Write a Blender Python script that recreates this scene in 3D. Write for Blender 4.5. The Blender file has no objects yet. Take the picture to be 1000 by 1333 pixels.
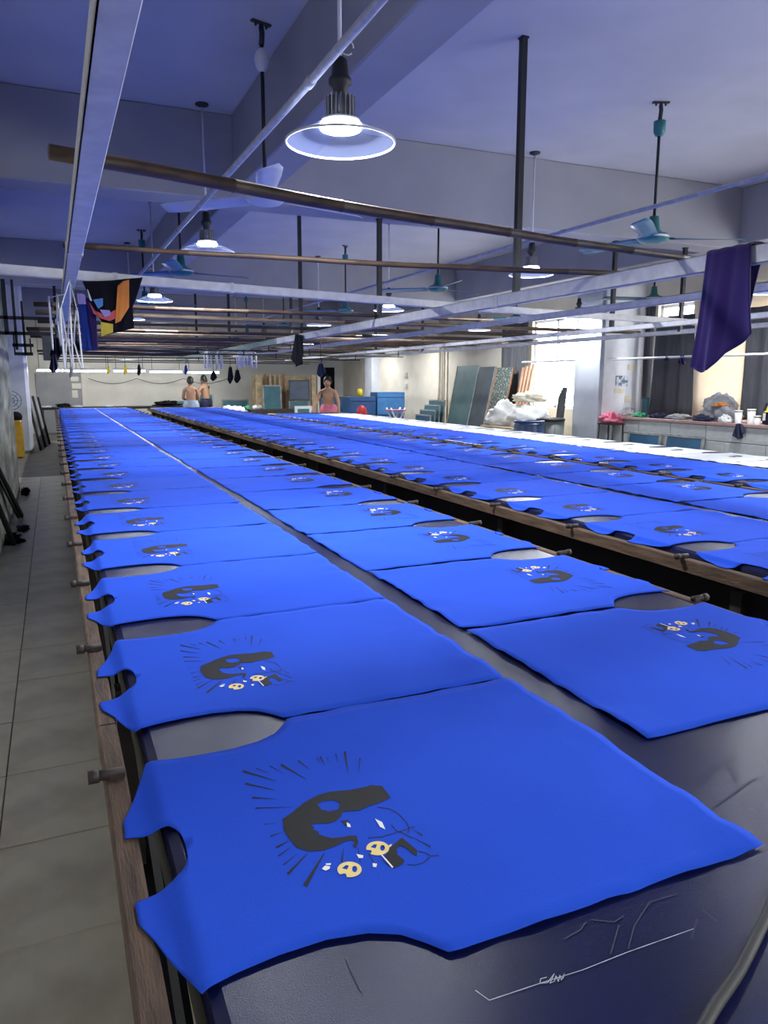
import bpy, bmesh, math, random
from mathutils import Vector, Matrix, noise
random.seed(7)
scn = bpy.context.scene
col = scn.collection
PI = math.pi

# ---------------------------------------------------------------- camera
F_PX, VX, VY = 970.0, 68.0, 497.0
CAM = Vector((0.0, 0.0, 1.52))
pit = math.atan((666.5 - VY) / F_PX)
yaw = math.atan((500 - VX) / math.hypot(F_PX, 666.5 - VY))
cF = Vector((math.sin(yaw) * math.cos(pit), math.cos(yaw) * math.cos(pit), -math.sin(pit)))
cR = Vector((math.cos(yaw), -math.sin(yaw), 0))
cU = cR.cross(cF)
cd = bpy.data.cameras.new('camera'); cam = bpy.data.objects.new('camera', cd); col.objects.link(cam)
cam.matrix_world = Matrix(((cR.x, cU.x, -cF.x, CAM.x), (cR.y, cU.y, -cF.y, CAM.y), (cR.z, cU.z, -cF.z, CAM.z), (0, 0, 0, 1)))
cd.sensor_fit = 'HORIZONTAL'; cd.sensor_width = 36; cd.lens = 36 * F_PX / 1000
cd.clip_start = 0.02; cd.clip_end = 200
scn.camera = cam

def ray(px, py): return cF * F_PX + cR * (px - 500) - cU * (py - 666.5)
def P(px, py, ax, v):
    d = ray(px, py); return CAM + d * ((v - CAM[ax]) / d[ax])

# ---------------------------------------------------------------- world, exposure
w = bpy.data.worlds.new('world'); scn.world = w; w.use_nodes = True
bg = w.node_tree.nodes['Background']; bg.inputs[0].default_value = (0.75, 0.85, 1.0, 1); bg.inputs[1].default_value = 1.0
vs = scn.view_settings
vs.view_transform = 'Standard'; vs.look = 'None'; vs.gamma = 1; vs.use_curve_mapping = False; vs.exposure = 0.25
LAMP_W = 45.0         # each high-bay lamp
WIN_E = 10.0           # daylight behind the panes

# ---------------------------------------------------------------- materials
def mat(name, c, rough=0.6, metal=0.0, var=0.15, scale=8.0, bump=0.0, bscale=None, spec=0.5, sheen=0.0, c2=None, coords='Object', stretch=None, lo=.35, hi=.7):
    m = bpy.data.materials.new(name); m.use_nodes = True
    nt = m.node_tree; b = nt.nodes['Principled BSDF']
    tc = nt.nodes.new('ShaderNodeTexCoord')
    src = tc.outputs[coords]
    if stretch:
        mp = nt.nodes.new('ShaderNodeMapping'); mp.inputs['Scale'].default_value = stretch
        nt.links.new(src, mp.inputs[0]); src = mp.outputs[0]
    n = nt.nodes.new('ShaderNodeTexNoise'); n.inputs['Scale'].default_value = scale; n.inputs['Detail'].default_value = 5
    nt.links.new(src, n.inputs['Vector'])
    r = nt.nodes.new('ShaderNodeValToRGB')
    if c2 is None: c2 = tuple(max(0, x * (1 - var * 2)) for x in c)
    r.color_ramp.elements[0].position = lo; r.color_ramp.elements[1].position = hi
    r.color_ramp.elements[0].color = (*c2, 1); r.color_ramp.elements[1].color = (*c, 1)
    nt.links.new(n.outputs['Fac'], r.inputs[0]); nt.links.new(r.outputs[0], b.inputs['Base Color'])
    b.inputs['Roughness'].default_value = rough; b.inputs['Metallic'].default_value = metal
    b.inputs['Specular IOR Level'].default_value = spec
    if sheen: b.inputs['Sheen Weight'].default_value = sheen
    if bump:
        n2 = nt.nodes.new('ShaderNodeTexNoise'); n2.inputs['Scale'].default_value = bscale or scale * 6; n2.inputs['Detail'].default_value = 3
        nt.links.new(src, n2.inputs['Vector'])
        bp = nt.nodes.new('ShaderNodeBump'); bp.inputs['Strength'].default_value = bump; bp.inputs['Distance'].default_value = 0.01
        nt.links.new(n2.outputs['Fac'], bp.inputs['Height']); nt.links.new(bp.outputs[0], b.inputs['Normal'])
    return m
def emis(name, c, s):
    m = bpy.data.materials.new(name); m.use_nodes = True
    b = m.node_tree.nodes['Principled BSDF']; b.inputs['Base Color'].default_value = (*c, 1)
    b.inputs['Emission Color'].default_value = (*c, 1); b.inputs['Emission Strength'].default_value = s
    return m

M = {}
M['shirt'] = mat('royal_blue_jersey', (0.022, 0.094, 0.70), 0.85, var=.05, scale=3, bump=.12, bscale=500, spec=.12, sheen=.0)
M['white_shirt'] = mat('white_jersey', (.80, .82, .84), .9, var=.05, scale=3, spec=.15)
M['ink_black'] = mat('black_print_ink', (.014, .014, .016), .65, var=.1, scale=20, spec=.16)
M['ink_yellow'] = mat('yellow_print_ink', (.95, .72, .22), .6, var=.05)
M['ink_white'] = mat('white_print_ink', (.93, .93, .88), .6, var=.03)
M['mat'] = mat('navy_vinyl', (.005, .008, .062), .28, c2=(.003, .005, .040), scale=5, bump=.14, bscale=700, spec=.28)
M['matedge'] = mat('navy_vinyl_edge', (.008, .010, .030), .45, bump=.1, bscale=60)
M['wood'] = mat('worn_rail_wood', (.175, .105, .062), .75, c2=(.065, .038, .024), scale=9, stretch=(6, .7, 6), bump=.4, bscale=60)
M['peg'] = mat('peg_iron', (.055, .04, .035), .6, var=.2, scale=30)
M['black_steel'] = mat('black_painted_steel', (.008, .009, .014), .45, var=.2, scale=12)
M['dark_board'] = mat('dark_table_board', (.010, .010, .014), .7, var=.3, scale=6)
M['leg'] = mat('dark_table_leg', (.05, .04, .035), .6, var=.3, scale=10)
M['rail'] = mat('galvanised_steel', (.74, .73, .70), .45, metal=.1, c2=(.60, .59, .57), scale=14, bump=.05, bscale=80)
M['railgreen'] = mat('pale_green_steel', (.30, .40, .33), .45, metal=.2, var=.15, scale=14)
M['bamboo'] = mat('bamboo_pole_skin', (.105, .06, .03), .55, c2=(.04, .022, .013), scale=7, stretch=(.7, 6, 6), spec=.5)
M['bamboo_lit'] = mat('lit_bamboo_skin', (.30, .23, .14), .6, c2=(.14, .095, .06), scale=7, stretch=(.7, 6, 6), spec=.5)  # yellowish tube light is put into this paler pole colour
M['conduit'] = mat('grey_conduit', (.55, .57, .62), .5, var=.12, scale=20)
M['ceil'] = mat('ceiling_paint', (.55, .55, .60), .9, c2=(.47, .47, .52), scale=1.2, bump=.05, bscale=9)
M['beam'] = mat('shaded_beam_paint', (.36, .36, .40), .9, c2=(.31, .31, .35), scale=1.5, bump=.05, bscale=9)  # darker than the ceiling: missing direct light is put into the colour
M['wall'] = mat('wall_plaster', (.74, .73, .67), .9, c2=(.62, .61, .55), scale=1.3, bump=.05, bscale=10)
M['wallgrey'] = mat('grey_wall_paint', (.34, .35, .37), .8, c2=(.27, .28, .30), scale=2)
M['cream'] = mat('cream_wall_paint', (.80, .74, .62), .85, c2=(.68, .62, .50), scale=2)
M['concrete'] = mat('stained_concrete', (.34, .35, .30), .9, c2=(.07, .075, .06), scale=2.4, stretch=(2.0, .45, 1.6), bump=.3, bscale=16)
M['pillar'] = mat('shadowed_pillar_paint', (.50, .53, .58), .8, c2=(.42, .44, .48), scale=2)  # shadow on the pillar's side is put into this grey blue
M['floor'] = mat('floor_cement', (.20, .19, .155), .5, c2=(.12, .115, .095), scale=3, bump=.05, bscale=30)
M['tile'] = mat('floor_tile_glaze', (.70, .645, .48), .36, c2=(.52, .47, .34), scale=2.6, coords='Generated', bump=.03, bscale=20, lo=.3, hi=.6)
M['ctile'] = mat('counter_tile_glaze', (.50, .52, .52), .3, c2=(.42, .44, .45), scale=5, coords='Generated')
M['ctop'] = mat('counter_red_stone', (.42, .27, .26), .4, c2=(.32, .20, .19), scale=30)
M['grout'] = mat('dark_grout', (.10, .10, .10), .9)
M['teal'] = mat('teal_fan_enamel', (.03, .22, .23), .35, var=.12, scale=9)
M['tealblade'] = mat('teal_blade_enamel', (.06, .20, .30), .3, var=.1, scale=9)
M['whiteenamel'] = mat('white_enamel', (.72, .74, .80), .35, var=.05)
M['whitepl'] = mat('white_plastic', (.82, .82, .80), .45, var=.04)
M['blackpl'] = mat('black_plastic', (.025, .025, .03), .45, var=.1)
M['alu'] = mat('aluminium_fins', (.45, .46, .48), .35, metal=.7, var=.1, scale=20)
M['led'] = emis('led_diffuser', (.93, .96, 1.0), 40)
M['tube'] = emis('fluorescent_tube', (1.0, .98, .92), 30)
M['day'] = emis('frosted_daylight_pane', (.97, .99, 1.0), WIN_E)
def shade_mat():
    m = bpy.data.materials.new('acrylic_shade'); m.use_nodes = True; nt = m.node_tree
    b = nt.nodes['Principled BSDF']; b.inputs['Base Color'].default_value = (.42, .50, .85, 1); b.inputs['Roughness'].default_value = .25
    t = nt.nodes.new('ShaderNodeBsdfTransparent'); t.inputs[0].default_value = (.80, .86, 1, 1)
    tl = nt.nodes.new('ShaderNodeBsdfTranslucent'); tl.inputs[0].default_value = (.6, .7, 1, 1)
    a = nt.nodes.new('ShaderNodeMixShader'); a.inputs[0].default_value = .35
    nt.links.new(b.outputs[0], a.inputs[1]); nt.links.new(tl.outputs[0], a.inputs[2])
    x = nt.nodes.new('ShaderNodeMixShader'); x.inputs[0].default_value = .17
    nt.links.new(t.outputs[0], x.inputs[1]); nt.links.new(a.outputs[0], x.inputs[2])
    nt.links.new(x.outputs[0], nt.nodes['Material Output'].inputs[0]); return m
M['shade'] = shade_mat()
M['curtain'] = mat('charcoal_curtain', (.085, .088, .10), .9, var=.15, scale=5, stretch=(1, 6, .5))
M['purple'] = mat('dark_purple_knit', (.030, .012, .105), .8, var=.12, scale=4, spec=.2, sheen=.3)
M['black_cloth'] = mat('black_cloth', (.008, .008, .012), .9, var=.1, scale=9, spec=.2)
M['blue_cloth'] = mat('blue_cloth', (.018, .045, .28), .85, var=.12, scale=6, spec=.2)
M['navy_cloth'] = mat('navy_cloth', (.02, .025, .07), .9, var=.15, scale=8)
M['orange'] = mat('orange_cloth', (.85, .28, .05), .85, var=.1, scale=6)
M['red_cloth'] = mat('red_cloth', (.62, .10, .09), .85, var=.1, scale=6)
M['yellow_cloth'] = mat('yellow_cloth', (.72, .55, .06), .85, var=.1, scale=6)
M['pink'] = mat('pink_cloth', (.72, .16, .26), .85, var=.15, scale=8)
M['grey_cloth'] = mat('grey_cloth', (.42, .43, .45), .9, var=.2, scale=8)
M['white_cloth'] = mat('white_cloth', (.80, .80, .78), .9, var=.1, scale=8)
M['lilac'] = mat('lilac_cloth', (.35, .30, .65), .85, var=.1)
M['green_cloth'] = mat('green_cloth', (.05, .36, .18), .85, var=.1)
M['skin'] = mat('skin', (.52, .30, .19), .55, c2=(.42, .22, .13), scale=4, spec=.4)
M['hair'] = mat('black_hair', (.012, .010, .009), .5, var=.2, scale=40)
M['denim'] = mat('pale_blue_denim', (.42, .50, .62), .85, var=.1, scale=9)
M['pinkshorts'] = mat('pink_shorts_cloth', (.75, .22, .30), .85, var=.1, scale=9)
M['teal_sheet'] = mat('teal_sheet', (.06, .15, .15), .5, c2=(.04, .10, .11), scale=3)
M['dark_sheet'] = mat('dark_slate_sheet', (.035, .05, .065), .5, c2=(.02, .03, .04), scale=4)
M['speck'] = mat('speckled_sheet', (.30, .34, .27), .6, c2=(.035, .05, .05), scale=28, lo=.5, hi=.66)
M['pine'] = mat('pine_strip', (.42, .22, .12), .6, c2=(.28, .13, .07), scale=8, stretch=(4, 4, .6))
M['palewood'] = mat('pale_pallet_wood', (.66, .52, .32), .7, c2=(.45, .33, .19), scale=8)
M['mesh'] = mat('blue_screen_mesh', (.035, .13, .25), .4, c2=(.025, .09, .18), scale=4)
M['tealmesh'] = mat('teal_screen_mesh', (.06, .18, .22), .45, c2=(.04, .13, .17), scale=4)
M['greymesh'] = mat('slate_screen_mesh', (.09, .12, .18), .45, c2=(.06, .08, .13), scale=4)
M['frame'] = mat('screen_frame_alu', (.40, .42, .40), .45, metal=.3, var=.2)
M['darkframe'] = mat('dark_screen_frame', (.06, .065, .07), .5, var=.2)
M['barrel'] = mat('blue_drum_plastic', (.018, .055, .17), .4, var=.15, scale=6)
M['crate'] = mat('blue_crate_plastic', (.06, .22, .52), .45, var=.1)
M['crate2'] = mat('navy_crate_plastic', (.03, .09, .24), .45, var=.1)
M['bin'] = mat('grey_bin_plastic', (.16, .18, .18), .5, var=.15)
M['yellow_pl'] = mat('amber_plastic', (.72, .40, .03), .45, var=.12)
M['yellowhat'] = mat('yellow_plastic', (.86, .66, .03), .4, var=.05)
M['red_pl'] = mat('red_plastic', (.55, .03, .04), .4, var=.1)
M['cable'] = mat('grey_hose', (.035, .035, .033), .6, var=.15, scale=30)
M['poster'] = mat('blue_grey_poster', (.62, .66, .72), .6, c2=(.10, .14, .22), scale=14, lo=.45, hi=.55)
M['paper'] = mat('yellowed_paper', (.80, .74, .58), .8, var=.1, scale=14)
M['chalk'] = mat('chalk', (.75, .78, .85), .9, var=.2, scale=60)
M['scratch'] = mat('scuffed_vinyl', (.035, .042, .085), .6, var=.2, scale=60)
M['eye'] = mat('dark_eye', (.02, .015, .012), .3)

# ---------------------------------------------------------------- mesh helpers
class MB:
    def __init__(s): s.v = []; s.f = []; s.sm = []
    def add(s, vs, fs, smooth=False):
        o = len(s.v); s.v += [tuple(x) for x in vs]; s.f += [tuple(i + o for i in f) for f in fs]; s.sm += [smooth] * len(fs); return s
    def box(s, c, d, M4=None):
        x, y, z = d[0] / 2, d[1] / 2, d[2] / 2
        vs = [Vector((sx * x, sy * y, sz * z)) for sx in (-1, 1) for sy in (-1, 1) for sz in (-1, 1)]
        if M4 is not None: vs = [M4 @ v for v in vs]
        vs = [v + Vector(c) for v in vs]
        return s.add(vs, [(0, 1, 3, 2), (4, 6, 7, 5), (0, 4, 5, 1), (2, 3, 7, 6), (0, 2, 6, 4), (1, 5, 7, 3)])
    def bbox(s, c, d, b=.004, M4=None):
        """box with chamfered vertical and horizontal edges"""
        bm = bmesh.new(); bmesh.ops.create_cube(bm, size=1)
        for v in bm.verts: v.co = Vector((v.co.x * d[0], v.co.y * d[1], v.co.z * d[2]))
        bmesh.ops.bevel(bm, geom=bm.edges[:], offset=b, segments=1, affect='EDGES')
        bm.verts.index_update()
        vs = [(M4 @ v.co if M4 is not None else v.co) + Vector(c) for v in bm.verts]
        fs = [[v.index for v in f.verts] for f in bm.faces]; bm.free()
        return s.add(vs, fs)
    def tube(s, pts, r, n=8, cap=True, rot=0):
        pts = [Vector(p) for p in pts]; rs = r if isinstance(r, (list, tuple)) else [r] * len(pts)
        vs = []; up = None
        for i, p in enumerate(pts):
            t = (pts[min(i + 1, len(pts) - 1)] - pts[max(i - 1, 0)]).normalized()
            if up is None: up = Vector((0, 0, 1)) if abs(t.z) < .9 else Vector((1, 0, 0))
            a = up.cross(t); a = a.normalized() if a.length > 1e-5 else Vector((1, 0, 0)); b = t.cross(a); up = b
            for k in range(n):
                q = 2 * PI * k / n + rot
                vs.append(p + (a * math.cos(q) + b * math.sin(q)) * rs[i])
        fs = [(i * n + k, i * n + (k + 1) % n, (i + 1) * n + (k + 1) % n, (i + 1) * n + k) for i in range(len(pts) - 1) for k in range(n)]
        if cap: fs += [tuple(range(n))[::-1], tuple((len(pts) - 1) * n + k for k in range(n))]
        return s.add(vs, fs, n > 4)
    def lathe(s, prof, n=24, c=(0, 0, 0), cap=False):
        vs = [(c[0] + r * math.cos(2 * PI * k / n), c[1] + r * math.sin(2 * PI * k / n), c[2] + z) for r, z in prof for k in range(n)]
        fs = [(i * n + k, i * n + (k + 1) % n, (i + 1) * n + (k + 1) % n, (i + 1) * n + k) for i in range(len(prof) - 1) for k in range(n)]
        if cap: fs += [tuple(range(n))[::-1], tuple((len(prof) - 1) * n + k for k in range(n))]
        return s.add(vs, fs, True)
    def sphere(s, c, r, n=12, m=8):
        rx, ry, rz = r if isinstance(r, tuple) else (r, r, r)
        vs = [(c[0] + rx * math.sin(PI * i / m) * math.cos(2 * PI * k / n), c[1] + ry * math.sin(PI * i / m) * math.sin(2 * PI * k / n), c[2] + rz * math.cos(PI * i / m)) for i in range(m + 1) for k in range(n)]
        fs = [(i * n + k, (i + 1) * n + k, (i + 1) * n + (k + 1) % n, i * n + (k + 1) % n) for i in range(m) for k in range(n)]
        return s.add(vs, fs, True)
    def grid(s, pts, thick=0.0, smooth=True, off=None):
        """pts[i][j] -> sheet; thick > 0 gives it a second face along -off"""
        R, C = len(pts), len(pts[0])
        vs = [p for row in pts for p in row]
        fs = [(i * C + j, i * C + j + 1, (i + 1) * C + j + 1, (i + 1) * C + j) for i in range(R - 1) for j in range(C - 1)]
        if thick:
            o = Vector(off or (0, 0, 1)) * thick; k = R * C
            vs = vs + [Vector(p) - o for p in vs]
            fs2 = [tuple(x + k for x in f[::-1]) for f in fs]
            ring = [j for j in range(C)] + [i * C + C - 1 for i in range(1, R)] + [(R - 1) * C + j for j in range(C - 2, -1, -1)] + [i * C for i in range(R - 2, 0, -1)]
            fs3 = [(ring[(q + 1) % len(ring)], ring[q], ring[q] + k, ring[(q + 1) % len(ring)] + k) for q in range(len(ring))]
            fs = fs + fs2 + fs3
        return s.add(vs, fs, smooth)
    def mesh(s, name, m):
        me = bpy.data.meshes.new(name); me.from_pydata(s.v, [], s.f); me.update()
        me.polygons.foreach_set('use_smooth', s.sm); me.materials.append(M[m] if isinstance(m, str) else m); return me
    def build(s, name, m, parent=None, loc=None):
        o = bpy.data.objects.new(name, s.mesh(name, m)); col.objects.link(o)
        if parent: o.parent = parent
        if loc is not None: o.location = loc
        return o
def tag(o, label=None, cat=None, group=None, kind=None):
    if label: o['label'] = label
    if cat: o['category'] = cat
    if group: o['group'] = group
    if kind: o['kind'] = kind
    return o
def PX(p):
    q = Vector(p) - CAM; d = q.dot(cF); return (500 + F_PX * q.dot(cR) / d, 666.5 - F_PX * q.dot(cU) / d)
def thing(name, label, cat, loc=(0, 0, 0), rz=0, group=None):
    o = bpy.data.objects.new(name, None); col.objects.link(o); o.empty_display_size = .1
    o.location = loc; o.rotation_euler = (0, 0, rz)
    return tag(o, label, cat, group)
def inst(name, me, parent=None, loc=(0, 0, 0), rz=0):
    o = bpy.data.objects.new(name, me); col.objects.link(o); o.location = loc; o.rotation_euler = (0, 0, rz)
    if parent: o.parent = parent
    return o
def dup(root, loc, rz=0, label=None, group=None):
    r = root.copy(); col.objects.link(r); r.location = loc; r.rotation_euler = (0, 0, rz)
    if label: r['label'] = label
    if group: r['group'] = group
    for ch in list(root.children):
        c = ch.copy(); col.objects.link(c); c.parent = r
        for g in list(ch.children):
            d = g.copy(); col.objects.link(d); d.parent = c
    return r
def struct(name, mb, m, label=None, parent=None):
    o = mb.build(name, m, parent)
    if not parent: tag(o, label, 'structure', kind='structure')
    return o
def BX(x0, x1, y0, y1, z0, z1): return ((x0 + x1) / 2, (y0 + y1) / 2, (z0 + z1) / 2), (x1 - x0, y1 - y0, z1 - z0)
def nz(*a): return noise.noise(Vector(a))

# ---------------------------------------------------------------- the room
XL, XR, YN, YB, ZC, ZBM = -1.1, 9.2, -6.0, 24.5, 3.80, 3.10
fl = struct('floor', MB().box(*BX(XL - .2, XR + .2, YN, YB + .2, -.2, -.006)), 'floor', 'worn grey cement and tile floor of the print hall')
tm = MB().bbox((0, 0, -.006), (.496, .505, .012), .002).mesh('floor_tile', 'tile')
for i in range(-2, 1):
    for j in range(0, 24):
        inst('floor_tile', tm, fl, (-.02 + i * .5, 1.78 - .5 + j * .51 + random.uniform(-.003, .003), random.uniform(-.001, .001)))
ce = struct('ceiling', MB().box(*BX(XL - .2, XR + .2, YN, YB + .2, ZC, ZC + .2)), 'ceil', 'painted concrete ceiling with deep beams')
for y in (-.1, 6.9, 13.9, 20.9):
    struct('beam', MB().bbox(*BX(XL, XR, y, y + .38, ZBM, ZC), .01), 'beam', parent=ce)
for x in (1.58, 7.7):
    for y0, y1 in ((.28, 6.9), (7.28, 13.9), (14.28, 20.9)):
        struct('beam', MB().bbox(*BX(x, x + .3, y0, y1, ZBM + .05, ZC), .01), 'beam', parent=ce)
struct('wall_back', MB().box(*BX(XL, XR, YB, YB + .2, 0, ZC)), 'wall', 'pale plaster wall at the far end of the hall')
struct('wall_front', MB().box(*BX(XL, XR, YN - .2, YN, 0, ZC)), 'wall', 'plaster wall at the near end of the hall')
struct('wall_left', MB().box(*BX(XL - .2, XL, YN, YB, 0, ZC)), 'wall', 'plaster wall along the walkway')
struct('trim_1', MB().bbox(*BX(XL, -.52, 5.2, 11.6, 0, ZC), .02), 'concrete', 'stained bare concrete pier beside the tiled walkway')
struct('trim_2', MB().bbox(*BX(XL, -.47, 17.8, 18.4, 0, ZC), .06), 'whiteenamel', 'white painted pillar at the far end of the walkway')
struct('trim_3', MB().bbox(*BX(8.32, 9.2, 10.05, 10.75, 0, ZC), .02), 'pillar', 'pillar in a painted grey blue shadow tone beside the tiled counter')
struct('trim_4', MB().bbox(*BX(9.05 - .1, 9.2 + .1, 21.3, 21.9, 0, ZC), .02), 'whiteenamel', 'white pillar beside the blue crates')
# grey shutter panel in the back wall
sp = thing('door_1', 'grey metal shutter panel in the far wall', 'door', (0, 0, 0)); sp['kind'] = 'structure'
MB().bbox(*BX(-.45, .80, YB - .05, YB, 0, 1.78), .008).build('door_leaf', 'wallgrey', sp)
for z in (.45, .9, 1.35): MB().box(*BX(-.45, .80, YB - .062, YB - .05, z, z + .03)).build('door_rib', 'wallgrey', sp)
MB().box(*BX(.80, .92, YB - .07, YB, 0, 1.82)).build('door_frame', 'wall', sp)
# right wall with window openings
WINS = [(-5.0, -2.2), (-1.4, 1.4), (2.2, 4.6), (5.2, 6.9), (7.05, 8.75), (8.95, 9.75), (11.75, 13.3)]
WZ0, WZ1 = 1.0, 2.75
wr = MB(); y = YN
for a, b in WINS:
    wr.box(*BX(XR, XR + .2, y, a, 0, ZC)); wr.box(*BX(XR, XR + .2, a, b, 0, WZ0)); wr.box(*BX(XR, XR + .2, a, b, WZ1, ZC)); y = b
wr.box(*BX(XR, XR + .2, y, YB, 0, ZC))
struct('wall_right', wr, 'cream', 'cream painted wall with windows along the counter side')
for i, (a, b) in enumerate(WINS):
    o = thing('window_%d' % (i + 1), 'bright frosted window in the counter side wall', 'window', (XR + .1, (a + b) / 2, 0), group='windows of the counter side wall'); o['kind'] = 'structure'
    hw = (b - a) / 2
    fm = MB()
    for yy in (-hw, 0, hw): fm.bbox((0, yy * (1 - .02 / hw), (WZ0 + WZ1) / 2), (.06, .05, WZ1 - WZ0), .004)
    for zz in (WZ0 + .025, WZ1 - .025): fm.bbox((0, 0, zz), (.06, 2 * hw, .05), .004)
    fm.build('window_frame', 'whiteenamel', o)
    for s in (-1, 1): MB().box((.03, s * hw / 2, (WZ0 + WZ1) / 2), (.012, hw - .04, WZ1 - WZ0 - .06)).build('pane', 'day', o)

# ---------------------------------------------------------------- print tables
TZ = .86
TW = 1.78
PITCH = .675
leg_me = MB().box((0, 0, .38), (.05, .05, .76)).mesh('leg', 'leg')
peg_mb = MB(); peg_mb.tube([(-.042, 0, 0), (.016, 0, 0)], .009, 10); peg_mb.bbox((.002, 0, -.002), (.026, .022, .014), .002); peg_mb.tube([(-.044, 0, 0), (-.026, 0, 0)], .0115, 10)
peg_me = peg_mb.mesh('registration_peg', 'peg')
brace_me = MB().tube([(0, -.72, .12), (0, .72, .66)], .014, 4).mesh('brace', 'black_steel')
def table(L, y0, y1, label, ys_left, ys_right, rails=(1, 1)):
    t = thing('printing_table', label, 'table', (L, 0, 0))
    ln = y1 - y0; ym = (y0 + y1) / 2
    MB().box((TW / 2, ym, .80), (TW - .14, ln, .08)).build('tabletop', 'dark_board', t)
    # vinyl mat with rolled long edges
    prof = [(.072, .80), (.070, .835), (.076, .852), (.090, .860), (TW - .090, .860), (TW - .076, .852), (TW - .070, .835), (TW - .072, .80)]
    n = 2
    rows = [[(x, y0 + ln * i / n, z) for x, z in prof] for i in range(n + 1)]
    mb = MB()
    for k in range(len(prof) - 1):
        mb.add([rows[0][k], rows[0][k + 1], rows[n][k + 1], rows[n][k]], [(0, 1, 2, 3)], False)
    mb.add([r for r in rows[0]], [tuple(range(len(prof)))[::-1]]); mb.add([r for r in rows[n]], [tuple(range(len(prof)))])
    mb.build('vinyl_mat', 'mat', t)
    for side, on in zip((0, 1), rails):
        if not on: continue
        x = .018 if side == 0 else TW - .018
        yy = y0
        while yy < y1 - .1:                      # the rail is laid in lengths
            e = min(y1, yy + 2.9)
            r = MB()
            N = 16
            pts = [[(x + dx + .0015 * nz(q * 3.1 + yy, dx * 90, side), yy + .002 + (e - yy - .004) * q / N, .845 + dz + .001 * nz(q * 2.3, yy, 5)) for dx, dz in ((-.018, -.05), (-.018, -.003), (-.014, 0), (.014, 0), (.018, -.003), (.018, -.05), (-.018, -.05))] for q in range(N + 1)]
            r.grid(pts, smooth=False); r.add(pts[0][:6], [(0, 1, 2, 3, 4, 5)]); r.add(pts[N][:6], [(5, 4, 3, 2, 1, 0)])
            r.build('wooden_rail', 'wood', t); yy = e
        for yp in (ys_left if side == 0 else ys_right):
            inst('registration_peg', peg_me, t, (x, yp, .853), 0 if side == 0 else PI)
    for side in (0, 1):
        x = .11 if side == 0 else TW - .11
        MB().box((x, ym, .70), (.025, ln - .1, .13)).build('dark_board', 'dark_board', t)  # near-black board added to stand in for the shade under the table
        MB().box((x, ym, .25), (.03, ln - .1, .04)).build('lower_rail', 'black_steel', t)
        yy = y0 + .1
        while yy < y1:
            inst('leg', leg_me, t, (x - .03 if side == 0 else x + .03, yy, 0))
            if side == 0 and yy + 1.5 < y1: inst('brace', brace_me, t, (x - .01, yy + .8, 0))
            yy += 1.6
    MB().box((TW / 2, ym, .22), (TW - .3, ln - .2, .02)).build('dark_undershelf', 'dark_board', t)  # dark sheet added so the space below reads as shade
    return t
ROW1 = [1.005 + PITCH * k for k in range(29)]
ROW2 = [1.325 + .686 * k for k in range(28)]
table1 = table(.035, -1.4, 20.7, 'long navy topped printing table beside the tiled walkway', [.605 + PITCH * k for k in range(-2, 30)], [.98 + .686 * k for k in range(0, 29)])
table2 = table(2.19, -1.4, 20.2, 'long printing table between two narrow dark aisles', [.77 + PITCH * k for k in range(0, 29)], [1.0 + .686 * k for k in range(0, 28)])
table3 = table(4.07, -1.4, 15.6, 'long printing table with white panels along its counter side', [.80 + PITCH * k for k in range(0, 22)], [], (1, 1))

# ---------------------------------------------------------------- shirt panels (front pieces laid flat, hem to the middle, neck over the rail)
A_EDGE, A_MAX = .782, .842
HW = .334
def lerp_tab(tab, x):
    for (x0, y0), (x1, y1) in zip(tab, tab[1:]):
        if x <= x1: return y0 + (y1 - y0) * max(0, (x - x0)) / (x1 - x0)
    return tab[-1][1]
OUT = [(0, HW), (.20, HW + .001), (.42, HW), (.500, HW), (.516, HW - .002), (.535, .306), (.555, .284), (.590, .266), (.640, .256), (.70, .257), (.75, .263), (.790, .272), (.805, .225), (.825, .160), (.848, .105)]
INN = [(0, 0), (.764, 0), (.7655, .026), (.770, .044), (.779, .058), (.79, .065), (.81, .069), (.848, .078)]
def shirt_h(a, b, seed):
    edge = max(0, abs(b) / HW - .78) / .22
    hem = max(0, 1 - a / .10)
    inprint = math.exp(-(((a - .53) / .20) ** 4 + (b / .26) ** 4))
    n1 = nz(a * 7 + seed * 3.7, b * 5, seed); n2 = nz(a * 3, b * 16 + seed, seed * 1.3); n3 = nz(a * 22, b * 22, seed + 9)
    h = .0045 + (1 - inprint) * (.0022 * n1 + .0012 * n3 * (edge + hem)) + hem * (.008 * n2 + .004 * abs(n3)) + edge * edge * .003 * nz(a * 14, seed, 3)
    # soft diagonal creases near the hem corners
    h += .0030 * hem * max(0, math.sin(b * 46 + seed * 2 + a * 20)) * (.5 + .5 * nz(b * 4, seed, 1))
    h += .0022 * (1 - inprint) * max(0, nz(a * 4 + b * 9, seed * 5.1, 2)) ** 2
    h = max(.0022, h)
    over = max(0, a - A_EDGE)
    if over:
        h -= .021 * min(1, over / .034) ** 1.1 - .004 * nz(b * 25, seed, over * 30) * min(1, over / .03)
        if a > .812: h = max(h, -.0115)
    return h
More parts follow.
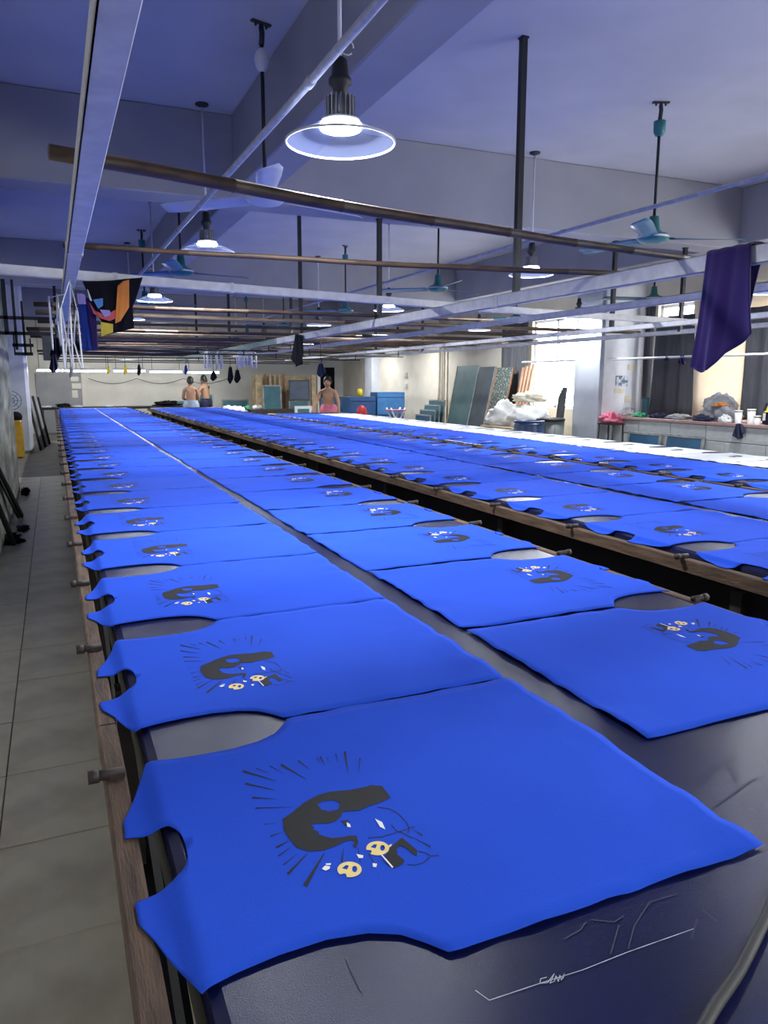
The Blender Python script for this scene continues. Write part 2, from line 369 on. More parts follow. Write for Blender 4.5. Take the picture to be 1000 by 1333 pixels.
def shirt_mesh(name, seed, m, na=40, nb=13):
    rows_a = [i / (na - 10) * .50 for i in range(na - 10)] + [.50, .508, .516, .525, .535, .545, .555, .572, .59, .615, .64, .67, .70, .73, .75, .764, .7655, .768, .772, .779, .785, .79, .80, .805, .815, .825, .836, A_MAX]
    mb = MB()
    for s in (-1, 1):
        g = []
        for a in rows_a:
            bi, bo = lerp_tab(INN, a), lerp_tab(OUT, a)
            ww = .0035 * nz(a * 9, seed * 2, s) * (1 - a) + .0025 * nz(a * 26, seed, s * 4)
            bo += ww if a < .5 else 0
            row = []
            for j in range(nb + 1):
                b = s * (bi + (bo - bi) * j / nb)
                aa = a + (.006 * nz(b * 7, seed, 6) + .004 * nz(b * 22, seed, 8)) * max(0, 1 - a / .08)
                fl_ = .010 * nz(b * 12, seed * 1.7, 4) * max(0, (a - A_EDGE) / .066)
                row.append(Vector((-aa - fl_, b, shirt_h(a, b, seed))))
            g.append(row if s < 0 else row[::-1])
        mb.grid([list(r) for r in g][::-1] if False else g, thick=.0012)
    bm = bmesh.new(); me0 = mb.mesh(name, m); bm.from_mesh(me0)
    bmesh.ops.remove_doubles(bm, verts=bm.verts, dist=.00005)
    bmesh.ops.delete(bm, geom=[f for f in bm.faces if all(abs(v.co.y) < 1e-6 for v in f.verts)], context='FACES_ONLY'); bmesh.ops.recalc_face_normals(bm, faces=bm.faces); bm.to_mesh(me0); bm.free()
    for p in me0.polygons: p.use_smooth = True
    return me0
def pr(cx, cy):
    q = P(300 + cx * .3, 960 + cy * .3, 2, TZ + .005); return (.894 - q.x, q.y - 1.005)
def poly_mesh(name, polys, m, seed, lift):
    """polys: list of (outer, [holes]) in print coordinates"""
    bm = bmesh.new()
    for outer, holes in polys:
        es = []
        for loop in [outer] + holes:
            vs = [bm.verts.new((-a, b, 0)) for a, b in loop]
            es += [bm.edges.new((vs[i], vs[(i + 1) % len(vs)])) for i in range(len(vs))]
        bmesh.ops.triangle_fill(bm, use_beauty=True, use_dissolve=False, edges=es, normal=(0, 0, 1))
    bmesh.ops.recalc_face_normals(bm, faces=bm.faces)
    for f in bm.faces:
        if f.normal.z < 0: f.normal_flip()
    for v in bm.verts: v.co.z = shirt_h(-v.co.x, v.co.y, seed) + lift
    me = bpy.data.meshes.new(name); bm.to_mesh(me); bm.free(); me.materials.append(M[m]); return me
def smooth_loop(pts, n=3):
    out = []
    k = len(pts)
    for i in range(k):
        p0, p1, p2, p3 = [pts[(i + d) % k] for d in (-1, 0, 1, 2)]
        for j in range(n):
            t = j / n
            out.append(tuple(.5 * (2 * p1[c] + (p2[c] - p0[c]) * t + (2 * p0[c] - 5 * p1[c] + 4 * p2[c] - p3[c]) * t * t + (3 * p1[c] - p0[c] - 3 * p2[c] + p3[c]) * t ** 3) for c in (0, 1)))
    return out
swoosh = smooth_loop([(230, 365), (272, 325), (320, 285), (380, 252), (440, 236), (520, 229), (600, 220)], 2)[:-2] + [(612, 208), (660, 212), (697, 262), (660, 280), (600, 300), (560, 318), (520, 320), (487, 323), (480, 345), (457, 364), (420, 375), (380, 374), (350, 378), (365, 392), (362, 400), (385, 412), (382, 420), (408, 430), (440, 438), (480, 435), (520, 427), (550, 428), (556, 458), (545, 480), (531, 470), (542, 455), (530, 446), (500, 451), (450, 476), (400, 492), (340, 495), (290, 480), (255, 440), (232, 400)]
hole = [(378, 290), (400, 278), (450, 273), (482, 290), (470, 297), (478, 304), (462, 316), (430, 322), (395, 314)]
cube = [(745, 435), (812, 492), (810, 515), (792, 506), (764, 482), (738, 470), (722, 484), (726, 510), (756, 534), (750, 550), (710, 570), (672, 522), (692, 482)]
def wedge(x0, y0, x1, y1, wd):
    dx, dy = x1 - x0, y1 - y0; l = math.hypot(dx, dy); nx, ny = -dy / l * wd / 2, dx / l * wd / 2
    return [(x0 + nx, y0 + ny), (x0 - nx, y0 - ny), (x1 - nx * .15, y1 - ny * .15), (x1 + nx * .15, y1 + ny * .15)]
def strip(pts, wd):
    out = []
    for (x0, y0), (x1, y1) in zip(pts, pts[1:]):
        dx, dy = x1 - x0, y1 - y0; l = math.hypot(dx, dy); nx, ny = -dy / l * wd / 2, dx / l * wd / 2
        out.append([(x0 + nx, y0 + ny), (x0 - nx, y0 - ny), (x1 - nx, y1 - ny), (x1 + nx, y1 + ny)])
    return out
rays = [wedge(*r) for r in ((55, 147, 200, 190, 9), (65, 201, 198, 230, 8), (95, 262, 200, 268, 7), (110, 307, 272, 303, 5), (112, 135, 170, 155, 4), (172, 125, 235, 158, 4), (220, 118, 330, 182, 10), (295, 102, 345, 140, 7), (390, 84, 412, 122, 7), (375, 88, 395, 115, 4), (418, 88, 428, 108, 3), (458, 72, 468, 112, 6), (497, 62, 512, 158, 11), (563, 90, 557, 158, 6), (175, 430, 228, 412, 6), (200, 478, 255, 450, 9), (210, 515, 265, 475, 6), (230, 555, 285, 510, 5), (235, 548, 250, 540, 4), (250, 594, 337, 502, 12), (325, 645, 410, 500, 19), (485, 542, 493, 480, 7), (145, 378, 205, 372, 3), (870, 475, 785, 430, 5), (835, 425, 795, 402, 5))]
lines = []
for q in ([(640, 303), (690, 310), (730, 332), (762, 365), (778, 395), (770, 415)], [(600, 436), (660, 432), (700, 420), (740, 408), (775, 395), (800, 388)], [(700, 380), (720, 405), (760, 420), (790, 440)], [(770, 552), (800, 555), (838, 545), (866, 520)], [(815, 495), (845, 500), (870, 515), (905, 512)], [(555, 480), (558, 500), (565, 545)], [(600, 505), (625, 545), (640, 552)], [(660, 530), (690, 560)], [(480, 365), (510, 360), (520, 372)]):
    lines += strip(q, 3)
def disc(cx, cy, rx, ry, a0):
    out = [(cx + rx * math.cos(t) * (1 - (.35 if abs(((t - a0 + PI) % (2 * PI)) - PI) < .22 else 0)), cy + ry * math.sin(t) * (1 - (.35 if abs(((t - a0 + PI) % (2 * PI)) - PI) < .22 else 0))) for t in [2 * PI * k / 28 for k in range(28)]]
    h1 = [(cx + rx * (.42 + .22 * math.cos(t)), cy + ry * (-.05 + .42 * math.sin(t))) for t in [-2 * PI * k / 8 for k in range(8)]]
    h2 = [(cx - rx * .62, cy - ry * .15), (cx - rx * .3, cy - ry * .55), (cx - rx * .05, cy - ry * .5), (cx - rx * .2, cy + ry * .02)]
    return out, [h1, h2]
dA, dB = disc(640, 483, 50, 31, 2.5), disc(518, 575, 53, 34, 2.1)
C = lambda loop: [pr(x, y) for x, y in loop]
fig_polys = [(C(swoosh), [C(hole)]), (C(cube), []), (C([(485, 362), (505, 360), (512, 378), (500, 385)]), []), (C([(660, 468), (672, 462), (676, 476), (664, 480)]), [])]
ray_polys = [(C(r), []) for r in rays] + [(C(r), []) for r in lines]
yel_polys = [(C(dA[0]), [C(h) for h in dA[1]]), (C(dB[0]), [C(h) for h in dB[1]]), (C([(688, 470), (702, 464), (700, 472), (690, 480)]), [])]
whi_polys = [(C(q), []) for q in ([(628, 354), (660, 370), (674, 402), (650, 390)], [(505, 370), (520, 378), (524, 392), (508, 390)], [(398, 572), (412, 558), (434, 562), (432, 572), (414, 581)], [(414, 550), (438, 548), (436, 556), (418, 556)], [(548, 508), (578, 514), (576, 526), (558, 526)], [(618, 548), (638, 550), (634, 566), (620, 564)], [(650, 508), (656, 506), (708, 564), (704, 570)])]
VARS = []
def stuffed(o): o['kind'] = 'stuff'; return o
SETS = (('printed_figure', fig_polys, 'ink_black', .0007), ('printed_ray', ray_polys, 'ink_black', .0006), ('printed_disc', yel_polys, 'ink_yellow', .0009), ('printed_highlight', whi_polys, 'ink_white', .0010))
for sd in range(5):
    s = sd * 1.7 + .4
    VARS.append(dict(seed=s, blue=shirt_mesh('shirt_panel', s, 'shirt'), white=shirt_mesh('shirt_panel', s + 20, 'white_shirt'),
        sets=[poly_mesh(n_, pl_, m_, s, lf) for n_, pl_, m_, lf in SETS], figw=poly_mesh('printed_figure', fig_polys[:1], 'ink_black', s + 20, .0007)))
def shirt(x, y, rz, label, group, k, white=False, far=False, near=False):
    v = VARS[k % 5]
    o = inst('shirt_panel', v['white'] if white else v['blue'], None, (x, y, TZ + .0005), rz)
    tag(o, label, 'shirt', group)
    if white:
        inst('printed_figure', v['figw'], o); return o
    for q, (n_, pl_, m_, lf) in enumerate(SETS):
        if far and q in (1, 2): continue
        if near:                                   # every piece of the print is a part
            for one in pl_: inst(n_, poly_mesh(n_, [one], m_, v['seed'], lf), o)
        else: stuffed(inst(n_ + 's', v['sets'][q], o))
    return o
ORD = 'first second third fourth fifth sixth seventh eighth ninth tenth eleventh twelfth'.split()
def row(x, ys, rz, label, group, ordinal=None, white=False, k0=0):
    for i, y in enumerate(ys):
        lab, g = (ordinal % ORD[i], None) if (ordinal and i < 12) else (label, group)
        creep = .017 * min(1, max(0, (i - 2) / 4)) * (1 if rz == 0 else -1)     # the hems lie closer together further down
        shirt(x + creep + random.uniform(-.004, .004), y, rz + random.uniform(-.004, .004), lab, g, i + k0, white, y > 11, bool(ordinal) and i < 2)
row(.894, ROW1, 0, 'blue printed shirt panel in the walkway row, further along than the twelfth', 'blue panels along the walkway edge', 'blue printed shirt panel, %s from the chalk line in the row along the walkway')
row(.968, ROW2, PI, 'blue printed shirt panel in the aisle row of the walkway table, beyond the twelfth', 'blue panels on the aisle half of the walkway table', 'blue printed shirt panel, %s from the bare scuffed vinyl in the aisle row', k0=2)
row(3.050, [1.17 + PITCH * k for k in range(28)], 0, 'blue printed shirt panel on the middle table, neckline towards the walkway table', 'blue panels on the near half of the middle table', k0=1)
row(3.124, [1.35 + .686 * k for k in range(27)], PI, 'blue printed shirt panel on the middle table, neckline towards the counter', 'blue panels on the far half of the middle table', k0=3)
row(4.930, [2.55 + PITCH * k for k in range(19)], 0, 'blue printed shirt panel lying beside the white panels', 'blue panels on the counter side table', k0=4)
row(5.004, [2.75 + .686 * k for k in range(18)], PI, 'white printed shirt panel on the table nearest the counter', 'white panels on the counter side table', white=True, k0=2)
# chalk line, scribble and scuffs on the bare vinyl
def flat_line(px_pts, wd, name, m, parent, z=TZ + .0012):
    pts = [P(x, y, 2, z) for x, y in px_pts]; mb = MB()
    for a, b in zip(pts, pts[1:]):
        d = (b - a).normalized(); n_ = Vector((-d.y, d.x, 0)) * wd / 2
        off = Vector((parent.location.x, 0, 0))
        mb.add([a + n_ - off, a - n_ - off, b - n_ - off, b + n_ - off], [(0, 1, 2, 3)])
    return mb.build(name, m, parent)
flat_line([(619, 1289), (637, 1302), (700, 1281), (760, 1262), (818, 1239), (903, 1209)], .0008, 'chalk_line', 'chalk', table1)
flat_line([(712, 1272), (704, 1274), (703, 1280), (713, 1279), (722, 1267), (716, 1280), (722, 1277), (724, 1270), (727, 1278), (729, 1269), (731, 1276), (735, 1267), (733, 1274)], .0008, 'chalk_mark', 'chalk', table1)
for q in ([(795, 1242), (806, 1204)], [(818, 1235), (826, 1205), (846, 1174), (880, 1164)], [(735, 1222), (756, 1210), (763, 1200)], [(915, 1185), (935, 1200)], [(900, 1222), (908, 1196)], [(770, 1197), (800, 1200), (812, 1192)], [(450, 1245), (456, 1262), (470, 1290)], [(930, 1050), (985, 1012)], [(915, 1010), (960, 985)], [(945, 990), (965, 1030)]):
    flat_line(q, .0018, 'scuff_mark', 'scratch', table1)
# hose lying on the table
hp = [Vector((.30, .10, .872)), Vector((.42, .33, .872)), Vector((.50, .435, .872)), Vector((.575, .478, .873)), Vector((.66, .512, .874)), Vector((.752, .556, .874)), Vector((.86, .607, .874)), Vector((1.05, .65, .872)), Vector((1.25, .60, .870)), Vector((1.45, .42, .872)), Vector((1.5, .1, .872))]
def spline(pts, n=6):
    out = []
    for i in range(len(pts) - 1):
        p0, p1, p2, p3 = pts[max(i - 1, 0)], pts[i], pts[i + 1], pts[min(i + 2, len(pts) - 1)]
        for j in range(n):
            t = j / n
            out.append(.5 * (2 * p1 + (p2 - p0) * t + (2 * p0 - 5 * p1 + 4 * p2 - p3) * t * t + (3 * p1 - p0 - 3 * p2 + p3) * t ** 3))
    return out + [pts[-1]]
tag(MB().tube([p_ - Vector((0, 0, .003)) for p_ in spline(hp)], .0068, 12).build('hose', 'cable'), 'thick dark grey hose curving over the bare navy vinyl', 'hose')

# ---------------------------------------------------------------- overhead drying racks
RZ = 2.105
RTOP = 2.1475       # top of the long rails
def long_rail(name, label, X, y0, y1, w_, h_, posts, mats=('rail', 'rail'), ysplit=9.5, z=None, group=None):
    z = RTOP - h_ / 2 if z is None else z
    o = thing(name, label, 'rail', (X, 0, z), group=group)
    segs = []; y = y0
    while y < y1 - .01:
        e = min(y1, y + 5.9); segs.append((y, e)); y = e
    for a, b in segs:
        m = mats[0] if a < ysplit else mats[1]
        # open channel: web with two flanges
        mb = MB(); mb.bbox((-w_ / 2 + .004, (a + b) / 2, 0), (.008, b - a - .004, h_), .002)
        mb.bbox((0, (a + b) / 2, h_ / 2 - .003), (w_, b - a - .004, .006), .002); mb.bbox((0, (a + b) / 2, -h_ / 2 + .003), (w_, b - a - .004, .006), .002)
        mb.build('rail_section', m, o)
        s_ = MB().box((0, b - .03, 0), (w_ + .006, .05, h_ + .006)).build('splice_plate', m, o) if b < y1 else None
    for (yy, top) in posts:
        MB().box((.0, yy, (top - z) / 2 + .0), (.042, .042, top - z)).build('hanger_post', 'black_steel', o)
        MB().box((.0, yy, top - z - .006), (.054, .054, .012)).build('ceiling_plate', 'black_steel', o)
    return o
long_rail('overhead_rail', 'pale steel channel overhead rail along the walkway edge of the first table', .135, -2.0, 20.5, .068, .05, [(-.6, ZC), (14.09, ZBM)])
long_rail('overhead_rail', 'steel overhead rail on black ceiling posts above the middle table, carrying the purple cloth', 3.06, -1.0, 20.5, .05, .085, [(4.64, ZC), (7.09, ZBM), (9.7, ZC), (14.09, ZBM), (17.5, ZC)], ('rail', 'railgreen'), 8)
long_rail('overhead_rail', 'grey overhead rail above the aisle next to the white panels', 4.25, .5, 20.5, .04, .055, [(14.09, ZBM)])
long_rail('overhead_rail', 'grey overhead rail above the far edge of the white panels', 6.0, 2.0, 20.5, .045, .055, [(7.09, ZBM), (14.09, ZBM)])
long_rail('overhead_rail', 'grey overhead rail over the passage before the counter', 7.05, 2.0, 19.0, .04, .055, [(7.09, ZBM), (14.09, ZBM)])
# long white pole before the curtains
tag(MB().tube([(8.5, 4.0, 1.86), (8.5, 12.6, 1.90)], .018, 8).build('curtain_pole', 'whiteenamel'), 'thin white pole running in front of the curtains above the counter', 'pole')
# big steel crossbar
cb = thing('steel_crossbar', 'wide pale steel box crossbar spanning from the walkway to the counter side', 'bar', (0, 0, 0))
def barbox(p, q, w_, h_, name, m, parent):
    p, q = Vector(p), Vector(q); d = q - p; L_ = d.length
    a = math.atan2(d.y, d.x); R_ = Matrix.Rotation(a, 4, 'Z') @ Matrix.Rotation(-math.asin(d.z / L_), 4, 'Y')
    return MB().bbox((p + q) / 2, (L_, w_, h_), .004, R_).build(name, m, parent)
XB = [(-.52, 5.08), (1.22, 5.50), (3.75, 6.08), (7.3, 6.6)]
for (xa, ya), (xb_, yb_) in zip(XB, XB[1:]): barbox((xa, ya, 2.18), (xb_, yb_, 2.18), .05, .062, 'bar_section', 'rail', cb)
for x, y in XB[1:3] + [(.42, 5.307)]: MB().box((x, y, 2.18), (.03, .058, .07)).build('clip', 'rail', cb)
# bamboo poles laid over the rails
def bamboo(p, q, r0, r1, m, label, group=None, bow=0.0, seed=0, name='bamboo_pole', sides=10):
    p, q = Vector(p), Vector(q); L_ = (q - p).length; n = max(6, int(L_ / .14)); pts, rs = [], []
    for i in range(n + 1):
        t = i / n; c = p.lerp(q, t) + Vector((0, bow * .3 * math.sin(t * 5 + seed), -bow * math.sin(PI * t) + .006 * nz(t * 5, seed, 0)))
        pts.append(c); r = r0 + (r1 - r0) * t; rs.append(r)
        if i % 3 == 1 and i < n:
            d = (q - p) / L_ * .006
            pts += [c + d, c + 2 * d]; rs += [r * 1.14, r]
    return tag(MB().tube(pts, rs, sides).build(name, m), label, 'pole', group)
TOPZ = RTOP + .021
bamboo(P(64, 197, 2, TOPZ), P(925, 340, 2, TOPZ), .022, .015, 'bamboo', 'thick brown bamboo pole whose cut end sticks out over the walkway', bow=.022, seed=1)
bamboo(P(82, 319, 2, TOPZ), P(845, 358, 2, TOPZ), .012, .017, 'bamboo', 'thin straight brown bamboo pole between the thick one and the steel crossbar', bow=.012, seed=2)
G = 'poles laid across the overhead rails'
LB = 'dark pole lying across the overhead rails in the depth of the hall'
LB2 = 'bamboo pole in a painted pale lit tone lying across the overhead rails in the depth of the hall'
ys = [7.1, 8.1, 9.2, 10.4, 11.0, 11.7, 12.2, 12.9, 13.4, 14.1, 14.7, 15.3, 16.0, 16.6, 17.2, 17.9, 18.5, 19.2, 19.8]
for i, y in enumerate(ys):
    x0 = random.choice((-.25, .0, .05, -.1)); x1 = random.choice((3.3, 4.4, 4.4, 6.2, 7.2))
    dk = i % 3 != 1
    if y in (9.2, 13.4): x0, x1 = -.1, 6.2
    jt = 0 if y in (9.2, 13.4) else 1
    bamboo((x0, y + jt * random.uniform(-.15, .15), TOPZ), (x1, y + jt * random.uniform(-.25, .25), TOPZ + random.uniform(0, .01)), random.uniform(.016, .024), random.uniform(.014, .02), 'bamboo' if dk else 'bamboo_lit', LB if dk else LB2, G if dk else 'pale bamboo poles across the rails', bow=random.uniform(-.02, .0), seed=i, sides=8)
for i, (x0, x1, y) in enumerate(((3.0, 7.3, 7.9), (3.0, 6.4, 8.9), (4.1, 7.2, 10.1), (3.0, 7.2, 11.3), (4.2, 7.2, 12.6), (3.0, 7.2, 14.4), (4.0, 7.2, 16.2))):
    bamboo((x0, y, TOPZ), (x1, y + .15, TOPZ + .01), .019, .016, 'bamboo', LB, G, seed=i + 40, sides=8)
# lower row of dark hanging bars with short rods, far down the hall
for i, (y, x0, x1) in enumerate(((11.35, .0, 3.2), (13.0, .0, 6.1), (15.2, .0, 6.1), (17.4, .0, 6.1), (19.0, .0, 6.2))):
    o = thing('hanging_bar', 'thin dark bar slung on rods below the overhead rails in the depth of the hall', 'bar', (0, y, 0), group='slung bars below the rails')
    MB().tube([(x0, 0, 1.98), (x1, 0, 1.98)], .013, 6).build('bar', 'black_steel', o)
    for x in [q for q in (.135, 3.06, 4.25, 6.0) if x0 - .2 < q < x1 + .2]: MB().tube([(x, 0, 1.98), (x, 0, TOPZ)], .010, 6).build('rod', 'black_steel', o)
# black iron rack frame on the pier
rk = thing('iron_rack', 'black iron bar rack jutting out over the walkway from the concrete pier', 'rack', (0, 7.5, 0))
for (x0, z0, x1, z1) in ((-.52, 2.085, .10, 2.065), (-.52, 1.945, .04, 1.94), (-.30, 1.84, -.13, 1.84), (-.29, 1.765, -.14, 1.765)):
    MB().box(((x0 + x1) / 2, 0, (z0 + z1) / 2), (x1 - x0, .03, .028)).build('bar', 'black_steel', rk)
for (x, z0, z1, wd) in ((-.335, 1.93, 2.40, .035), (-.265, 1.80, 2.40, .022), (-.20, 1.75, 2.22, .02), (-.285, 1.76, 1.95, .012), (-.155, 1.76, 1.9, .012)):
    MB().box((x, 0, (z0 + z1) / 2), (wd, .03, z1 - z0)).build('upright', 'black_steel', rk)
MB().box((.005, .35, 1.83), (.13, .2, .22)).build('mesh_basket', 'darkframe', rk)
# conduits
def conduit(label, pts, r):
    o = thing('conduit', label, 'conduit'); MB().tube([Vector(p) for p in pts], r, 8).build('tube', 'conduit', o)
    for i in range(1, len(pts) - 1): MB().tube([Vector(pts[i]) + Vector((0, -.03, 0)), Vector(pts[i]) + Vector((0, .03, 0))], r * 1.25, 8).build('coupling', 'conduit', o)
    return o
conduit('thin pale conduit strung above the first table past the nearest lamp', [(1.01, YN, 2.67), (1.0, 3.0, 2.67), (.96, 6.1, 2.66), (.93, 12, 2.66), (.93, YB, 2.66)], .017)
conduit('thin pale conduit strung above the aisle of the counter side table', [(4.1, YN, 2.67), (3.86, 1.0, 2.67), (3.72, 5.0, 2.67), (3.66, 8, 2.67), (3.6, 12, 2.66), (3.6, YB, 2.66)], .014)

# ---------------------------------------------------------------- high-bay lamps
def make_lamp():
    o = thing('pendant_lamp', 'x', 'lamp', (0, 0, 0))
    MB().tube([(0, 0, .30), (0, 0, 1.24)], .009, 8).build('rod', 'whiteenamel', o)
    MB().lathe([(.055, 1.262), (.055, 1.25), (.015, 1.235)], 16, cap=True).build('ceiling_plate', 'blackpl', o)
    MB().lathe([(.012, .32), (.030, .305), (.036, .245), (.047, .235), (.047, .215), (.034, .205), (.028, .18), (.026, .165)], 16, cap=True).build('socket', 'blackpl', o)
    hs = MB(); hs.lathe([(.045, .165), (.045, .085)], 16, cap=True)
    for k in range(20):
        R_ = Matrix.Rotation(2 * PI * k / 20, 4, 'Z'); hs.box(R_ @ Vector((.052, 0, .125)), (.022, .004, .085), R_)
    hs.build('heat_sink', 'alu', o)
    MB().lathe([(.04, .085), (.082, .078), (.082, .070), (.07, .058)], 24, cap=True).build('collar', 'whiteenamel', o)
    d = MB().lathe([(.078, .060), (.086, .056), (.084, .044), (.060, .036), (.0, .033)], 28); d.build('led_diffuser', 'led', o)
    sh = MB().lathe([(.076, .062), (.12, .046), (.19, .012), (.225, -.008)], 40).build('shade', 'shade', o)
    MB().lathe([(.222, -.004), (.229, -.004), (.229, -.012), (.222, -.012), (.222, -.004)], 40).build('rim', 'whitepl', sh)
    hk = MB().tube([Vector((.03 + .03 * math.cos(t), 0, .36 + .03 * math.sin(t))) for t in [k * .5 for k in range(12)]], .003, 5); hk.build('cable_loop', 'whitepl', o)
    ld = bpy.data.lights.new('lamp_light', 'AREA'); ld.shape = 'DISK'; ld.size = .14; ld.energy = LAMP_W; ld.color = (.92, .96, 1.0)
    l = bpy.data.objects.new('lamp_light', ld); col.objects.link(l); l.location = (0, 0, .030); l.parent = o
    return o
lamp0 = make_lamp(); used = False
LZ = 2.55
spots = [(1.16, 3.09, 2.50, 'lit acrylic pendant lamp hanging nearest the thick bamboo pole'),
         (1.30, 6.74, 2.63, 'lit pendant lamp above the walkway table, in front of the ceiling beam'),
         (4.62, 6.74, 2.62, 'lit pendant lamp beside the tall black ceiling post'),
         (8.15, 6.74, 2.60, 'lit pendant lamp hanging above the tiled counter')]
for y in (10.4, 13.6, 17.6, 20.5): spots += [(x, y, 2.57, 'lit pendant lamp hanging in the depth of the hall') for x in (1.30, 4.64, 8.1)]  # last row extends the grid, added to brighten the dim far end
spots += [(4.62, 3.0, 2.52, 'lit pendant lamp near the teal fan'), (8.1, 3.0, 2.52, 'lit pendant lamp over the near counter'), (1.2, -1.3, 2.52, 'lit pendant lamp over the near table end'), (4.62, -1.3, 2.52, 'lit pendant lamp behind the middle table end')]
def fit_rod(r, z):
    for ch in r.children:
        if ch.name.startswith('ceiling_plate'): ch.location.z = ZC - z - 1.263
        if ch.name.startswith('rod'): ch.scale.z = (ZC - z - .01 - .0) / 1.24; ch.location.z = .30 - .30 * ch.scale.z
for x, y, z, lab in spots:
    g = 'pendant lamps in the depth of the hall' if y > 8 else None
    if not used: lamp0.location = (x, y, z); lamp0['label'] = lab; used = True; fit_rod(lamp0, z)
    else: fit_rod(dup(lamp0, (x, y, z), random.uniform(0, 6), lab, g), z)
    
# ---------------------------------------------------------------- ceiling fans
def make_fan(m, mb_, rodm, pale=False):
    o = thing('ceiling_fan', 'x', 'fan')
    MB().box((0, 0, 1.06), (.14, .03, .012)).tube([(-.04, 0, 1.06), (-.04, 0, 1.035)], .008, 6).tube([(.04, 0, 1.06), (.04, 0, 1.035)], .008, 6).build('ceiling_bracket', 'peg', o)
    MB().tube([(0, 0, .12), (0, 0, 1.05)], .013, 8).build('down_rod', rodm, o)
    if pale: MB().sphere((0, 0, .84), (.048, .048, .075)).build('canopy_cup', 'whiteenamel', o)
    else: MB().lathe([(.030, .92), (.050, .915), (.048, .83), (.030, .80), (.014, .80)], 16, cap=True).build('canopy_cup', m, o)
    MB().tube([(0, .0, .93), (.006, 0, 1.0), (0, 0, 1.04)], .018, 8).build('shackle', 'blackpl', o)
    MB().lathe([(.014, .17), (.038, .165), (.050, .06), (.075, .035), (.08, .028)], 20, cap=True).build('neck_cover', m, o)
    mo = MB().lathe([(.075, .03), (.115, .022), (.130, .0), (.128, -.02), (.10, -.042), (.05, -.05), (.0, -.052)], 28).build('motor_housing', m, o)
    MB().lathe([(.131, .004), (.134, -.004), (.131, -.012)], 28).build('motor_band', 'whiteenamel', mo)
    for k in range(3):
        R_ = Matrix.Rotation(2 * PI * k / 3, 4, 'Z')
        g = []
        for i in range(9):
            x = .14 + .66 * i / 8; hw = .055 + .022 * min(1, i / 5) - (.03 if i == 8 else 0)
            g.append([R_ @ Vector((x, y_ * hw, -.012 + .016 * y_)) for y_ in (-1, -.33, .33, 1)])
        bl = MB().grid(g, thick=.003).build('blade', mb_, o)
        MB().box(R_ @ Vector((.14, 0, -.008)), (.08, .05, .006), R_).build('blade_iron', m, bl)
    return o
fanT = make_fan('teal', 'tealblade', 'black_steel'); fanW = make_fan('whiteenamel', 'whiteenamel', 'black_steel', True)
FZ = ZC - 1.066
fanT.location = (4.77, 5.17, FZ); fanT.rotation_euler = (0, 0, -.36); fanT['label'] = 'teal ceiling fan with blue green blades in front of the ceiling beam'
fanW.location = (1.39, 5.14, FZ); fanW.rotation_euler = (0, 0, .3); fanW['label'] = 'white ceiling fan hanging behind the nearest pendant lamp'
for x, y, a in ((1.4, 8.8, .2), (4.72, 9.0, .35), (8.2, 8.8, .8), (1.4, 12.4, .1), (4.72, 12.4, .6), (8.2, 12.4, .2), (1.4, 16.2, .4), (4.72, 16.2, .9), (4.72, 19.6, .9)):
    dup(fanT, (x, y, FZ), a, 'teal ceiling fan in the depth of the hall behind the ceiling beam', 'teal fans behind the ceiling beam')

# ---------------------------------------------------------------- hanging clothes
def drape(name, top, bot, ax, v, m, folds=4, amp=.02, parent=None, thick=.003, ni=18, nj=14, off=0.0, topamp=.3):
    """sheet hanging in the vertical plane coordinate[ax] = v between two pixel polylines"""
    def samp(pl, t):
        k = t * (len(pl) - 1); i = min(int(k), len(pl) - 2); f = k - i
        return (pl[i][0] + (pl[i + 1][0] - pl[i][0]) * f, pl[i][1] + (pl[i + 1][1] - pl[i][1]) * f)
    g = []
    for j in range(nj + 1):
        s = j / nj; r = []
        for i in range(ni + 1):
            t = i / ni; a, b = samp(top, t), samp(bot, t)
            p = P(a[0] + (b[0] - a[0]) * s, a[1] + (b[1] - a[1]) * s, ax, v)
            p[ax] += off + amp * (topamp + (1 - topamp) * s) * (math.sin(t * folds * 2 * PI + 1.3 * math.sin(s * 2 + folds)) + .4 * math.sin(t * folds * 4.3 * PI + s))
            r.append(p)
        g.append(r)
    nrm = [0, 0, 0]; nrm[ax] = 1
    return MB().grid(g, thick=thick, off=nrm).build(name, m, parent)
pg = thing('hanging_garment', 'dark purple garment folded over the steel overhead rail', 'garment')
gy0, gy1 = P(920, 338, 0, 3.01).y, P(976, 338, 0, 3.01).y
gtop = lambda X: [PX((X, gy0 + (gy1 - gy0) * k / 4, RTOP + .004)) for k in range(5)]
drape('front_fall', gtop(3.012), [(900, 478), (910, 485), (925, 482), (944, 460), (980, 434)], 0, 3.012, 'purple', 1.6, .018, pg, .006, 36, 24, topamp=.12)
drape('rear_fall', gtop(3.112), [(935, 440), (945, 436), (955, 430), (965, 420), (975, 400)], 0, 3.112, 'purple', 1.4, .010, pg, .006, topamp=.12)
MB().grid([[Vector((3.062 + .052 * math.cos(PI * k / 6), gy0 + (gy1 - gy0) * t / 16, RTOP + .004 + .012 * math.sin(PI * k / 6) + .002 * math.sin(t * 1.3))) for t in range(17)] for k in range(7)], thick=.004).build('fold', 'purple', pg)
hg = thing('hanging_garment', 'black shirt with orange, red and blue panels hung on the steel crossbar', 'garment')
YG = 5.22
drape('black_body', [(107, 366), (125, 366), (145, 365), (165, 363), (186, 361)], [(128, 412), (138, 428), (146, 430), (160, 427), (176, 392)], 1, YG, 'black_cloth', 2.2, .012, hg)
drape('black_lower', [(140, 410), (172, 395)], [(140, 436), (175, 427)], 1, YG + .03, 'black_cloth', 1.2, .006, hg)
